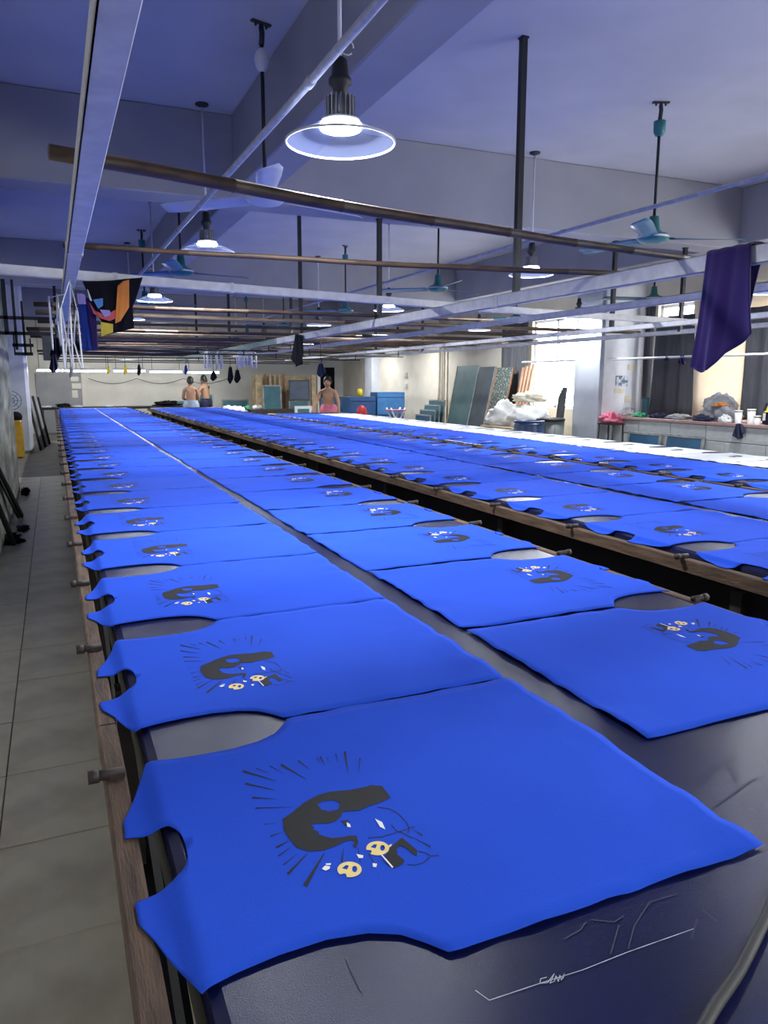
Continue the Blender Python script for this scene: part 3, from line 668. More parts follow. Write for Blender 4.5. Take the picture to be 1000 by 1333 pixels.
drape('blue_panel', [(100, 384), (110, 386), (118, 390)], [(108, 456), (116, 457), (127, 456)], 1, YG + .035, 'blue_cloth', 1.5, .008, hg)
drape('lilac_panel', [(100, 382), (111, 383)], [(102, 396), (112, 396)], 1, YG + .01, 'lilac', 1, .003, hg)
drape('purple_panel', [(112, 388), (124, 396)], [(122, 456), (128, 452)], 1, YG + .02, 'purple', 1, .004, hg)
drape('orange_panel', [(153, 372), (160, 366), (168, 364)], [(150, 421), (157, 418), (168, 400)], 1, YG - .04, 'orange', .8, .005, hg)
drape('red_trim', [(116, 393), (124, 405), (138, 410), (156, 400)], [(122, 408), (132, 415), (143, 418), (156, 412)], 1, YG - .03, 'red_cloth', 1, .004, hg)
drape('sky_patch', [(121, 390), (134, 388)], [(128, 402), (134, 398)], 1, YG - .025, 'crate', .5, .002, hg)
drape('lilac_patch', [(130, 403), (143, 404)], [(136, 413), (144, 410)], 1, YG - .04, 'lilac', .5, .002, hg)
drape('yellow_patch', [(131, 419), (147, 422)], [(132, 438), (147, 433)], 1, YG - .02, 'yellow_cloth', .7, .004, hg)
drape('white_edge', [(113, 376), (115, 378)], [(117, 391), (120, 392)], 1, YG - .02, 'white_cloth', .5, .001, hg)
def rag(px, py, wpx, hpx, ax, v, m, label, group=None, top=None):
    o = thing('hanging_cloth', label, 'cloth', (0, 0, 0), group=group)
    drape('cloth', [(px - wpx * .25, py), (px, py - 1), (px + wpx * .25, py)], [(px - wpx / 2, py + hpx * .75), (px - wpx * .1, py + hpx), (px + wpx * .2, py + hpx * .92), (px + wpx / 2, py + hpx * .6)], ax, v, m, 2, .02, o)
    if top:
        c = P(px, py + 2, ax, v); MB().tube([c, (c.x, c.y, top)], .005, 5).build('peg_wire', 'black_steel', o)
    return o
rag(388, 436, 17, 42, 0, 3.0, 'black_cloth', 'black cloth hanging from the green section of the steel rail')
rag(418, 474, 12, 17, 1, 9.2, 'navy_cloth', 'small navy cloth hanging above the man in pink shorts', top=TOPZ)
rag(73, 440, 16, 30, 1, 7.5, 'black_cloth', 'black cloth hanging among the white hangers', top=2.08)
rag(70, 462, 12, 24, 1, 7.48, 'navy_cloth', 'small dark cloth hanging below the black one by the hangers', top=1.94)
rag(100, 446, 14, 12, 1, 5.25, 'black_cloth', 'crumpled black cloth beside the blue panel of the hung shirt', top=2.18)
GR = 'small cloths hanging in the depth of the hall'
for px, py, w_, h_, m in ((92, 478, 5, 14, 'grey_cloth'), (141, 477, 5, 10, 'yellow_cloth'), (163, 476, 6, 12, 'yellow_cloth'), (181, 475, 6, 14, 'black_cloth'), (242, 476, 5, 12, 'blue_cloth'), (278, 484, 9, 12, 'black_cloth'), (300, 478, 8, 22, 'black_cloth'), (309, 482, 9, 17, 'black_cloth')):
    rag(px, py, w_, h_, 1, 15.2, m, {'grey_cloth': 'small grey cloth hanging before the far tube lights', 'yellow_cloth': 'small yellow cloth hanging before the far tube lights', 'black_cloth': 'small black cloth hanging near the two men', 'blue_cloth': 'small blue cloth hanging above the two men'}[m] if px != 181 else 'small black cloth hanging next to the yellow ones', GR, 1.98)
rag(888, 462, 10, 14, 0, 8.49, 'purple', 'small dark purple cloth pegged on the white pole')
rag(868, 464, 7, 6, 0, 8.49, 'purple', 'tiny purple rag pegged on the white pole')
# white wire hangers
for i, (px, py, v, rz, t_) in enumerate(((83, 440, 4.75, 1.5, 1.45), (86, 441, 4.8, 1.75, 1.5), (89, 443, 4.85, 1.35, 1.6), (92, 446, 4.9, 1.9, 1.65), (68, 421, 5.6, 1.5, 1.5), (73, 419, 5.7, 1.7, 1.6))):
    p = P(px, py, 1, v); o = thing('clothes_hanger', 'white plastic hanger dangling from the walkway rail' if i < 4 else 'grey white hanger beside the black cloth over the walkway', 'hanger', p, rz, 'white hangers below the walkway rail' if i < 4 else 'pale hangers over the walkway')
    Rm = Matrix.Rotation(rz, 4, 'Z') @ Matrix.Rotation(t_, 4, 'Y'); o.rotation_euler = (0, 0, 0)
    MB().tube([Rm @ Vector((.018 * math.cos(t), 0, .018 * math.sin(t))) for t in [PI * 1.1 - k * .45 for k in range(9)]] + [Rm @ Vector((0, 0, -.05))], .0032, 6).build('hook', 'whitepl', o)
    MB().tube([Rm @ Vector(q) for q in ((0, 0, -.05), (.17, 0, -.13), (.16, 0, -.15), (-.16, 0, -.15), (-.17, 0, -.13), (0, 0, -.05))], .005, 6).build('shoulder_bar', 'whitepl', o)
    MB().tube([Rm @ Vector((-.16, 0, -.15)), (.135 - p.x, .0, 2.105 - p.z)], .0025, 5).build('cord', 'whitepl', o)
# bundles of steel clips hanging in the depth
for i, (px, py, v) in enumerate(((312, 455, 13.4), (322, 452, 13.4), (330, 456, 13.4), (270, 455, 13.4), (285, 456, 13.4))):
    p = P(px, py, 1, v); o = thing('clip_bundle', 'bundle of grey steel clips hanging in the depth of the hall', 'clips', p, group='clip bundles hanging in the depth')
    MB().tube([(0, 0, TOPZ - p.z), (0, 0, 0)], .006, 5).build('wire', 'black_steel', o)
    for k in range(4):
        a = k * 1.6 + i; MB().tube([(0, 0, .0), (.06 * math.cos(a), .06 * math.sin(a), -.1), (.05 * math.cos(a), .05 * math.sin(a), -.32)], .014, 5).build('clip', 'rail', o)

# ---------------------------------------------------------------- goods along the counter side wall
def lean_x(xb, h, xt): return Matrix.Rotation(math.asin(max(-.9, min(.9, (xt - xb) / h))), 4, 'Y')
def sheet(name, label, cat, yc, wd, h, xb, xt, m, t=.018, edge=None, group=None):
    o = thing(name, label, cat, (xb, yc, .012), group=group); R_ = lean_x(xb, h, xt)
    MB().bbox(R_ @ Vector((0, 0, h / 2)), (t, wd, h), .002, R_).build('panel', m, o)
    if edge:
        for s in (-1, 1): MB().box(R_ @ Vector((-.004, s * (wd / 2 - .012), h / 2)), (t + .014, .026, h), R_).build('edge_strip', edge, o)
    return o
sheet('leaning_board', 'tall teal board leaning on the cream wall', 'board', 15.55, 1.05, 1.92, 8.62, 9.0, 'teal_sheet', edge='palewood')
sheet('leaning_board', 'tall dark slate board leaning beside the teal one', 'board', 14.62, .72, 1.88, 8.55, 8.95, 'dark_sheet', edge='frame')
sheet('leaning_board', 'tall speckled green board with wooden edges', 'board', 13.88, .66, 1.86, 8.52, 8.95, 'speck', edge='pine')
for k in range(4):
    sheet('wooden_strip', 'red brown wooden strip standing beside the speckled board', 'strip', 13.32 - k * .12, .055, 1.84 + .02 * k, 8.66, 9.02, 'pine', .03, group='wooden strips by the boards')
def screen(name, label, p, wd, h, rz, lean, mf, mm, t=.03, bar=.04, group=None):
    """printing screen: frame of four bars with a mesh panel; local width along x, lean about x"""
    o = thing(name, label, 'screen', p, rz, group); R_ = Matrix.Rotation(lean, 4, 'X')
    fr = MB()
    for c, d in (((-wd / 2 + bar / 2, 0, h / 2), (bar, t, h)), ((wd / 2 - bar / 2, 0, h / 2), (bar, t, h)), ((0, 0, bar / 2), (wd - 2 * bar, t, bar)), ((0, 0, h - bar / 2), (wd - 2 * bar, t, bar))):
        fr.bbox(R_ @ Vector(c), d, .003, R_)
    fr.build('frame', mf, o)
    MB().box(R_ @ Vector((0, -t * .2, h / 2)), (wd - 2 * bar, .006, h - 2 * bar), R_).build('mesh_panel', mm, o)
    return o
# stacked small screens
for k in range(4):
    screen('printing_screen', 'small grey framed printing screen in the stack before the cream wall', (8.35 + k * .10, 16.75 - k * .03, .0), .85, .72 + .12 * k, -PI / 2, -.10, 'frame', 'tealmesh' if k else 'mesh', group='small screens stacked by the teal board')
# two blue screens leaning on the counter
screen('printing_screen', 'blue mesh screen leaning on the counter tiles beside the pink cloth', (8.42, 9.15, .0), .72, .74, -PI / 2, -.13, 'frame', 'mesh')
screen('printing_screen', 'blue mesh screen leaning on the counter tiles below the dark rag', (8.42, 8.33, .0), .74, .75, -PI / 2, -.13, 'frame', 'mesh')
# pallet, sacks
pl = thing('pallet', 'pale wooden pallet under the white sacks', 'pallet', (8.3, 12.32, 0))
for k in range(5): MB().bbox((-.48 + k * .24, 0, .66), (.16, 1.1, .03), .003).build('slat', 'palewood', pl)
for y in (-.48, 0, .48): MB().bbox((0, y, .58), (1.1, .1, .12), .004).build('bearer', 'palewood', pl)
for k in range(5): MB().bbox((-.48 + k * .24, 0, .5), (.16, 1.1, .03), .003).build('slat', 'palewood', pl)
for x in (-.45, .45):
    for y in (-.48, .48): MB().bbox((x, y, .24), (.1, .1, .48), .004).build('leg', 'palewood', pl)
def lump(name, label, cat, c, r, m, seed, group=None, rough=.25, flat=True):
    mb = MB(); n, k = 30, 20; vs = []; rough *= 1.5
    for i in range(k + 1):
        for j in range(n):
            th, ph = PI * i / k, 2 * PI * j / n
            d = Vector((math.sin(th) * math.cos(ph), math.sin(th) * math.sin(ph), math.cos(th)))
            f = 1 + rough * noise.noise(d * 2.2 + Vector((seed, seed * 2, 0))) + rough * .6 * noise.noise(d * 5 + Vector((seed, 0, seed))) + rough * .35 * noise.noise(d * 12 + Vector((0, seed, seed)))
            p = Vector((d.x * r[0] * f, d.y * r[1] * f, d.z * r[2] * f))
            if flat: p.z = max(p.z, -r[2] * .55)
            vs.append(p + Vector((0, 0, r[2] * .55)))
    fs = [(i * n + j, (i + 1) * n + j, (i + 1) * n + (j + 1) % n, i * n + (j + 1) % n) for i in range(k) for j in range(n)]
    mb.add(vs, fs, True); o = mb.build(name, m, None, c); return tag(o, label, cat, group)
lump('sack', 'white plastic sack lying on the pallet beside the drum', 'sack', (8.22, 12.66, .677), (.40, .32, .28), 'white_cloth', 3)
lump('sack', 'white plastic sack lying on the pallet beside the window', 'sack', (8.28, 11.98, .677), (.40, .31, .25), 'white_cloth', 5)
lump('sack', 'cream sack piled on the white sacks', 'sack', (8.5, 12.3, 1.13), (.24, .40, .12), 'paper', 8)
dr = thing('drum', 'dark blue plastic drum in front of the white sacks', 'drum', (7.3, P(689, 550, 0, 7.3).y, 0))
MB().lathe([(.22, 0), (.25, .02), (.25, .30), (.262, .32), (.25, .34), (.25, .55), (.262, .57), (.25, .59), (.25, .80), (.23, .84), (.0, .84)], 28, cap=True).build('body', 'barrel', dr)
MB().lathe([(.235, .838), (.258, .845), (.258, .875), (.235, .88), (.235, .838)], 28).build('rim', 'barrel', dr)
bn = thing('bin', 'grey ribbed bin with a black rim beside the blue drum', 'bin', (7.88, P(717, 550, 0, 7.88).y, 0))
bb = MB().lathe([(.19, 0), (.23, .86), (.21, .86), (.18, .03), (0, .03)], 24); bb.build('body', 'bin', bn)
MB().lathe([(.21, .85), (.245, .85), (.245, .90), (.21, .90), (.21, .85)], 24).build('rim', 'blackpl', bn)
for k in range(10):
    a = 2 * PI * k / 10; MB().tube([(.195 * math.cos(a), .195 * math.sin(a), .05), (.228 * math.cos(a), .228 * math.sin(a), .84)], .008, 5).build('rib', 'bin', bn)
for k in range(4):
    sheet('leaning_board', 'narrow dark board leaning on the grey pillar', 'board', 10.95 + k * .10, .09, 1.42 - .05 * k, 8.15 + .06 * k, 8.30 + .05 * k, 'darkframe', .05, group='dark boards by the grey pillar')
# curtains
def curtain(label, y0, y1, z0, z1, m, seed, X=9.08, group=None, gather=0.0):
    g = []; n = int((y1 - y0) / .03) + 6
    for j in range(13):
        s = j / 12; r = []
        for i in range(n + 1):
            t = i / n; yy = y0 + (y1 - y0) * t + gather * s * (t - .5)
            r.append(Vector((X + .035 * (.6 + .4 * s) * math.sin(t * n * .55 + seed + .5 * math.sin(s * 3)), yy, z1 + (z0 - z1) * s)))
        g.append(r)
    return tag(MB().grid(g, thick=.004, off=(1, 0, 0)).build('curtain', m), label, 'curtain', group)
curtain('long charcoal curtain behind the cloth heaps on the counter', 8.86, 9.62, .98, 2.55, 'curtain', 1, gather=.12)
curtain('narrow charcoal curtain strip beside the postered wall', 9.72, 9.92, .98, 2.75, 'curtain', 2, X=9.1)
curtain('charcoal curtain beside the yellow helmet', 6.2, 7.85, .98, 2.55, 'curtain', 3)
curtain('charcoal curtain hanging beside the sunlit window', 13.25, 14.3, .7, 2.85, 'curtain', 4)
curtain('charcoal curtain drawn over the near counter window', 3.4, 5.6, .98, 2.7, 'curtain', 6)
def blind_mat():
    m = bpy.data.materials.new('cream_blind'); m.use_nodes = True; nt = m.node_tree; b = nt.nodes['Principled BSDF']
    b.inputs['Base Color'].default_value = (.80, .74, .64, 1); b.inputs['Roughness'].default_value = .9
    n = nt.nodes.new('ShaderNodeTexNoise'); n.inputs['Scale'].default_value = 3; bp = nt.nodes.new('ShaderNodeBump'); bp.inputs['Strength'].default_value = .1
    nt.links.new(n.outputs['Fac'], bp.inputs['Height']); nt.links.new(bp.outputs[0], b.inputs['Normal'])
    t = nt.nodes.new('ShaderNodeBsdfTranslucent'); t.inputs[0].default_value = (.82, .74, .62, 1)
    x = nt.nodes.new('ShaderNodeMixShader'); x.inputs[0].default_value = .22
    nt.links.new(b.outputs[0], x.inputs[1]); nt.links.new(t.outputs[0], x.inputs[2]); nt.links.new(x.outputs[0], nt.nodes['Material Output'].inputs[0]); return m
M['blind'] = blind_mat()
bl = thing('window_blind', 'cream fabric blind drawn over the window behind the counter', 'blind', (9.15, 8.0, 0))
MB().grid([[Vector((.01 * math.sin(k * .9), -1.05 + 2.0 * k / 16, 1.0 + (1.85) * j / 6)) for k in range(17)] for j in range(7)], thick=.004, off=(1, 0, 0)).build('fabric', 'blind', bl)
MB().tube([(0, -1.1, 2.87), (0, 1.0, 2.87)], .02, 8).build('roller', 'whiteenamel', bl)
# counter
ct = thing('counter', 'long counter faced with grey tiles under a red stone top', 'counter', (0, 0, 0))
MB().box(*BX(8.60, 9.19, 1.5, 10.04, 0, .90)).build('body', 'grout', ct)
MB().bbox(*BX(8.545, 9.195, 1.5, 10.045, .91, .955), .006).build('worktop', 'ctop', ct)
cm = MB().bbox((0, 0, 0), (.05, .672, .212), .004).mesh('tile', 'ctile')
for r in range(4):
    for k in range(12):
        y = 9.70 - k * .68 - (.34 if r % 2 else 0)
        inst('tile', cm, ct, (8.59 + random.uniform(-.002, .002), y, .80 - r * .22))
MB().box(*BX(8.545, 8.61, 9.74, 10.04, .2, .90)).build('end_tile', 'ctile', ct)
# things on the counter
Zc = .956
lump('cloth_heap', 'heap of pink cloth on a stand at the end of the counter', 'cloth', (8.33, 9.74, .86), (.13, .19, .10), 'pink', 12, rough=.4)
st = thing('stool', 'small dark stool under the pink cloth', 'stool', (8.33, 9.74, 0))
MB().bbox((0, 0, .845), (.24, .40, .03), .006).build('seat', 'leg', st)
for x in (-.1, .1):
    for y in (-.17, .17): MB().tube([(x, y, .83), (x * 1.2, y * 1.15, 0)], .014, 6).build('leg', 'leg', st)
lump('cloth_heap', 'green and white rag on the counter corner', 'cloth', (8.66, 9.46, Zc), (.07, .10, .05), 'green_cloth', 13, rough=.4)
lump('cloth_heap', 'white rag pile beside the green rag on the counter', 'cloth', (8.72, 9.80, Zc), (.10, .10, .08), 'white_cloth', 14, rough=.4)
lump('cloth_heap', 'flat dark and white cloth pile before the long curtain', 'cloth', (8.78, 9.14, Zc), (.13, .15, .045), 'navy_cloth', 15, rough=.4)
lump('cloth_heap', 'flat grey cloth pile before the long curtain', 'cloth', (8.78, 8.72, Zc), (.14, .18, .05), 'grey_cloth', 16, rough=.35)
lump('cloth_heap', 'large pale grey cloth heap with a yellow cloth on it', 'cloth', (8.86, 8.02, Zc), (.12, .33, .24), 'grey_cloth', 17, rough=.25)
lump('cloth_heap', 'yellow cloth lying on the pale grey heap', 'cloth', (8.80, 7.96, 1.17), (.07, .15, .045), 'orange', 18, rough=.3)
lump('cloth_heap', 'navy cloth at the foot of the pale grey heap', 'cloth', (8.62, 8.12, Zc), (.05, .17, .06), 'navy_cloth', 19, rough=.4)
lump('cloth_heap', 'white crumpled cloth in front of the pale grey heap', 'cloth', (8.62, 7.72, Zc), (.045, .10, .06), 'white_cloth', 20, rough=.4)
rag(962, 552, 16, 20, 0, 8.53, 'navy_cloth', 'dark rag hanging over the edge of the counter')
def cup(label, y, x, r, h, m, rim=None, group=None):
    o = thing('container', label, 'container', (x, y, Zc), group=group)
    MB().lathe([(r * .8, 0), (r, h), (r * .92, h), (r * .74, .01), (0, .01)], 18, cap=False).build('body', m, o)
    MB().lathe([(r * .9, h - .01), (r * 1.08, h - .01), (r * 1.08, h + .008), (r * .9, h + .008)], 18).build('rim', rim or m, o)
cup('white plastic tub beside the cloth heap', 7.50, 8.62, .05, .17, 'whitepl'); cup('taller white plastic tub next to the first tub', 7.36, 8.70, .055, .19, 'whitepl')
cup('white cup before the dark bottle', 7.20, 8.63, .045, .11, 'whitepl'); cup('pink cup at the near end of the counter goods', 6.80, 8.62, .05, .12, 'pink')
cup('grey green canister on the counter beside the postered wall', 9.60, 8.90, .06, .30, 'tealmesh')
bt = thing('bottle', 'dark blue bottle with a white label on the counter', 'bottle', (8.80, 7.20, Zc))
MB().lathe([(.05, 0), (.05, .20), (.03, .25), (.03, .28), (0, .28)], 18, cap=True).build('body', 'navy_cloth', bt); MB().lathe([(.051, .05), (.051, .15)], 18).build('label_band', 'whitepl', bt)
hm = thing('helmet', 'yellow plastic helmet on a dark box on the counter', 'helmet', (8.72, 6.98, Zc + .175))
MB().lathe([(.135, 0), (.13, .03), (.115, .09), (.07, .135), (0, .15)], 22).build('shell', 'yellowhat', hm); MB().lathe([(.128, .012), (.16, .0), (.16, -.006), (.128, 0)], 22).build('brim', 'yellowhat', hm)
tag(MB().bbox((8.74, 6.98, Zc + .085), (.2, .22, .165), .006).build('box', 'navy_cloth'), 'dark box under the yellow helmet', 'box')
# pillar side wall return with posters
struct('trim_5', MB().bbox(*BX(8.36, 9.19, 10.02, 10.05, .96, ZC), .004), 'whiteenamel', 'white plaster facing with posters on the pillar beside the counter')
def poster(label, px0, py0, px1, py1, m, group=None):
    a, b = P(px0, py0, 1, 10.017), P(px1, py1, 1, 10.017)
    o = MB().bbox(((a.x + b.x) / 2, 10.017, (a.z + b.z) / 2), (abs(a.x - b.x), .006, abs(a.z - b.z)), .001).build('poster', m); return tag(o, label, 'poster', group)
poster('blue grey picture poster on the white wall strip', 802, 489, 817, 503, 'poster')
poster('small yellowed paper below the picture poster', 800, 506, 812, 512, 'paper')
poster('yellowed paper note beside the white pillar edge', 818, 474, 826, 482, 'paper')
poster('yellowed paper note above the rags', 814, 515, 822, 524, 'paper')

# ---------------------------------------------------------------- the far end of the hall
bch = thing('far_bench', 'long dark bench crossing the far end behind the tables', 'bench', (0, 22.6, 0))
MB().bbox((1.8, 0, .80), (4.6, .7, .06), .008).build('top', 'dark_board', bch)
for x in (-.3, 1.8, 3.9):
    for y in (-.28, .28): MB().box((x, y, .385), (.06, .06, .77)).build('leg', 'leg', bch)
lump('cloth_heap', 'white cloth heap on the far bench end by the two men', 'cloth', (4.50, 20.9, .60), (.38, .25, .15), 'white_cloth', 31, rough=.35)
tag(MB().bbox((4.55, 20.9, .30), (1.1, .7, .60), .01).build('low_table', 'leg'), 'low dark box table under the white cloth heap', 'table')
lump('cloth_heap', 'dark cloth heap on the far bench', 'cloth', (3.0, 22.6, .83), (.34, .2, .09), 'black_cloth', 32, rough=.4)
lump('cloth_heap', 'small dark cloth heap on the far bench before the shutter', 'cloth', (.25, 22.7, .83), (.16, .10, .06), 'black_cloth', 33, rough=.4)
for k in range(3):
    lump('cloth_heap', 'small white cloth on the far bench', 'cloth', (-.2 + k * .8, 22.45, .83), (.14, .07, .03), 'white_cloth', 35 + k, group='white cloths on the far bench')
# fluorescent battens
for i, (x0, x1, z) in enumerate(((-.40, .50, 1.83), (.55, 1.55, 1.82), (1.62, 2.55, 1.83), (2.62, 3.6, 1.81), (3.68, 4.7, 1.80))):
    o = thing('tube_light', 'lit fluorescent tube hanging before the far wall', 'lamp', ((x0 + x1) / 2, 23.2, z), group='tube lights before the far wall')
    L_ = x1 - x0
    MB().tube([(-L_ / 2 + .03, 0, 0), (L_ / 2 - .03, 0, 0)], .022, 10).build('tube', 'tube', o)
    MB().box((0, 0, .05), (L_, .06, .05)).build('batten', 'whiteenamel', o)
    for s in (-1, 1):
        MB().box((s * (L_ / 2 - .015), 0, .01), (.03, .05, .06)).build('end_cap', 'whitepl', o)
        MB().tube([(s * L_ * .4, 0, .07), (s * L_ * .4, 0, ZC - z)], .006, 5).build('hanger_wire', 'black_steel', o)
# drooping wire below the battens
wp = []
for k in range(25):
    t = k / 24; wp.append(Vector((1.0 + 4.2 * t, YB - .012, 1.62 - .16 * abs(math.sin(t * 3 * PI)))))
tag(MB().tube(wp, .008, 5).build('wire', 'blackpl'), 'black cable drooping along the far wall below the tube lights', 'cable')
# stains of posters on the shutter
for k, (x, z, w_, h_) in enumerate(((.62, 1.60, .22, .14), (.66, 1.40, .26, .16), (.60, 1.16, .16, .22))):
    tag(MB().bbox((x, YB - .066, z), (w_, .006, h_), .001).build('torn_poster', 'wall'), 'torn pale poster remnant on the grey shutter', 'poster', 'torn posters on the shutter')
# screens and boards before the far wall
screen('printing_screen', 'teal screen standing behind the two men', (4.2, 23.6, 0), .75, 1.15, 0, -.08, 'frame', 'tealmesh')
screen('printing_screen', 'slate screen standing between the men and the pale posts', (5.25, 23.6, 0), .85, .98, 0, -.08, 'frame', 'tealmesh')
screen('printing_screen', 'low teal screen to the window side of the two men', (3.35, 23.6, 0), .8, .95, 0, -.08, 'frame', 'tealmesh')
bd = thing('cabinet', 'open pale wooden rack of boards at the far end', 'rack', (6.0, 23.0, 0))
for x, w_, m in ((-.15, .22, 'palewood'), (1.62, .14, 'palewood'), (1.80, .10, 'wall')): MB().bbox((x, 0, .87), (w_, .10, 1.74), .006).build('post', m, bd)
for k in range(5): MB().bbox((.12 + k * .15, .2, .88), (.06, .04, 1.76), .004).build('plank', 'pine' if k in (0, 4) else 'palewood', bd)
MB().bbox((.7, .45, .85), (1.9, .03, 1.7), .004).build('back_board', 'palewood', bd)
screen('printing_screen', 'slate teal screen leaning on the wooden rack', (6.22, 22.75, 0), .60, 1.42, 0, -.06, 'frame', 'tealmesh')
screen('printing_screen', 'dark slate screen standing upright on the rack beside a red plank', (7.08, 22.75, .95), .68, .62, 0, -.03, 'darkframe', 'greymesh')
screen('printing_screen', 'teal screen under the dark slate one', (7.08, 22.78, 0), .68, .94, 0, -.03, 'frame', 'tealmesh')
screen('printing_screen', 'white framed teal screen in front of the rack', (7.12, 22.45, 0), .56, .78, 0, -.08, 'whitepl', 'tealmesh', bar=.09)
screen('printing_screen', 'large dark blue screen beside the man in pink shorts', (7.15, 19.6, 0), .92, 1.12, 0, -.08, 'darkframe', 'mesh')
for k, (px, m) in enumerate(((306, 'white_cloth'), (314, 'black_cloth'), (322, 'green_cloth'), (332, 'white_cloth'), (338, 'grey_cloth'))):
    p = P(px, 528, 1, 21.3); lump('cloth_heap', {'white_cloth': 'white scrap', 'black_cloth': 'black scrap', 'green_cloth': 'green scrap', 'grey_cloth': 'grey scrap'}[m] + ' on the low shelf before the wooden rack', 'cloth', (p.x, 21.3, .74), (.075, .10, .07), m, 50 + k, group='scraps before the wooden rack')
tag(MB().bbox((5.75, 21.3, .37), (1.3, .4, .74), .01).build('low_shelf', 'leg'), 'low dark shelf carrying scraps before the wooden rack', 'shelf')
# crates and folding stool near the white pillar
def crate(label, c, d, m):
    o = thing('crate', label, 'crate', c); t = .03
    for cc, dd in (((0, 0, .015), (d[0], d[1], .03)), ((-d[0] / 2 + t / 2, 0, d[2] / 2), (t, d[1], d[2])), ((d[0] / 2 - t / 2, 0, d[2] / 2), (t, d[1], d[2]))): MB().bbox(cc, dd, .006).build('side' if dd[0] == t else 'bottom', m, o)
    for s in (-1, 1):
        MB().bbox((0, s * (d[1] / 2 - t / 2), d[2] / 2), (d[0] - 2 * t, t, d[2]), .006).build('side', m, o)
        MB().bbox((0, s * (d[1] / 2 + .005), d[2] * .82), (d[0] * .96, .02, .04), .004).build('lip', m, o)
pc = lambda px, py, v: P(px, py, 1, v)
crate('navy plastic crate beside the white pillar', (7.6, 19.0, .62), (.78, .5, .50), 'crate2')
tag(MB().bbox((7.95, 19.0, .31), (1.7, .6, .62), .01).build('low_cabinet', 'crate2'), 'dark navy low cabinet under the blue crates', 'cabinet')
crate('light blue plastic crate on the low cabinet', (8.44, 19.0, .62), (.82, .5, .62), 'crate')
tag(MB().lathe([(.0, 0), (.07, .0), (.07, .16), (.04, .2), (0, .2)], 14).build('jar', 'yellowhat', None, (7.62, 19.0, 1.13)), 'small yellow green jar on the navy crate', 'jar')
fs_ = thing('folding_stool', 'white folding stool with crossed legs before the crates', 'stool', (8.05, 17.6, 0))
for y in (-.14, .14):
    MB().tube([(-.22, y, .0), (.20, y, .86)], .022, 6).build('leg', 'whitepl', fs_); MB().tube([(.22, y, .0), (-.20, y, .86)], .022, 6).build('leg', 'whitepl', fs_)
MB().bbox((0, 0, .80), (.44, .32, .03), .006).build('seat', 'pink', fs_); MB().tube([(-.14, -.14, .42), (.14, -.14, .42)], .016, 6).build('stretcher', 'whitepl', fs_)
rp = thing('fan_heater', 'round red plastic fan in front of the navy cabinet', 'fan', (7.35, 18.2, 0))
MB().lathe([(.10, 0), (.10, .03), (.02, .05), (.02, .55)], 16, cap=True).build('stand', 'red_pl', rp)
o_ = MB().sphere((0, 0, .72), (.15, .09, .2)).build('housing', 'red_pl', rp)
# wall pipes, switch boxes, dark door on the far right
for k, x in enumerate((17.25, 17.0)):
    tag(MB().tube([(9.12, x, 0), (9.12, x, 3.1)], .045 - .015 * k, 10).build('wall_pipe', 'cream'), 'thick cream drain pipe on the cream wall' if k == 0 else 'thinner cream pipe beside the drain pipe', 'pipe')
tag(MB().bbox((9.16, 19.4, 1.72), (.06, .10, .14), .006).build('switch_box', 'whitepl'), 'upper small switch box on the cream wall', 'switch')
tag(MB().bbox((9.16, 19.4, 1.42), (.06, .10, .12), .006).build('switch_box', 'whitepl'), 'lower small switch box on the cream wall', 'switch')
d2 = thing('door_2', 'dark doorway at the far end beside the white pillar', 'door', (8.6, YB - .03, 0)); d2['kind'] = 'structure'
MB().bbox((0, 0, 1.0), (.55, .05, 2.0), .006).build('door_leaf', 'black_cloth', d2); MB().bbox((.24, -.04, 1.0), (.03, .05, .12), .005).build('door_handle', 'frame', d2)

# ---------------------------------------------------------------- walkway side
for k in range(5):
    o = thing('leaning_board', 'dark framed board leaning on the far end of the walkway table', 'board', (-.34 + k * .045, 18.6 + k * .44, .0), group='dark boards at the end of the walkway')
    R_ = Matrix.Rotation(-.16, 4, 'Y'); h = 1.25 - .02 * k
    MB().bbox(R_ @ Vector((0, 0, h / 2)), (.04, .36, h), .004, R_).build('panel', 'darkframe', o); MB().bbox(R_ @ Vector((.0, -.19, h / 2)), (.05, .03, h), .004, R_).build('edge_strip', 'rail' if k % 2 else 'leg', o)
yb = thing('bin', 'amber plastic bin with a black lid beside the white pillar', 'bin', (-.72, 16.9, 0))
MB().bbox((0, 0, .38), (.20, .36, .76), .03).build('body', 'yellow_pl', yb); MB().sphere((0, 0, .82), (.12, .19, .11)).build('lid', 'black_cloth', yb)
rf = thing('round_guard', 'round green wire fan guard standing on the amber bin', 'fan', (-.80, 17.3, 1.14))
ring = lambda r: [Vector((r * math.cos(t), 0, r * math.sin(t))) for t in [2 * PI * k / 20 for k in range(21)]]
for r in (.06, .12, .19): MB().tube(ring(r), .008, 6).build('ring', 'teal', rf)
for k in range(8): MB().tube([(0, 0, 0), (.19 * math.cos(k * PI / 4), 0, .19 * math.sin(k * PI / 4))], .005, 5).build('spoke', 'teal', rf)
MB().tube([(0, .03, -.12), (0, .03, -1.14)], .014, 6).build('stand_pole', 'teal', rf); MB().lathe([(.14, -1.14), (.14, -1.12), (.02, -1.10)], 16, (0, .03, 0), True).build('stand_base', 'teal', rf)
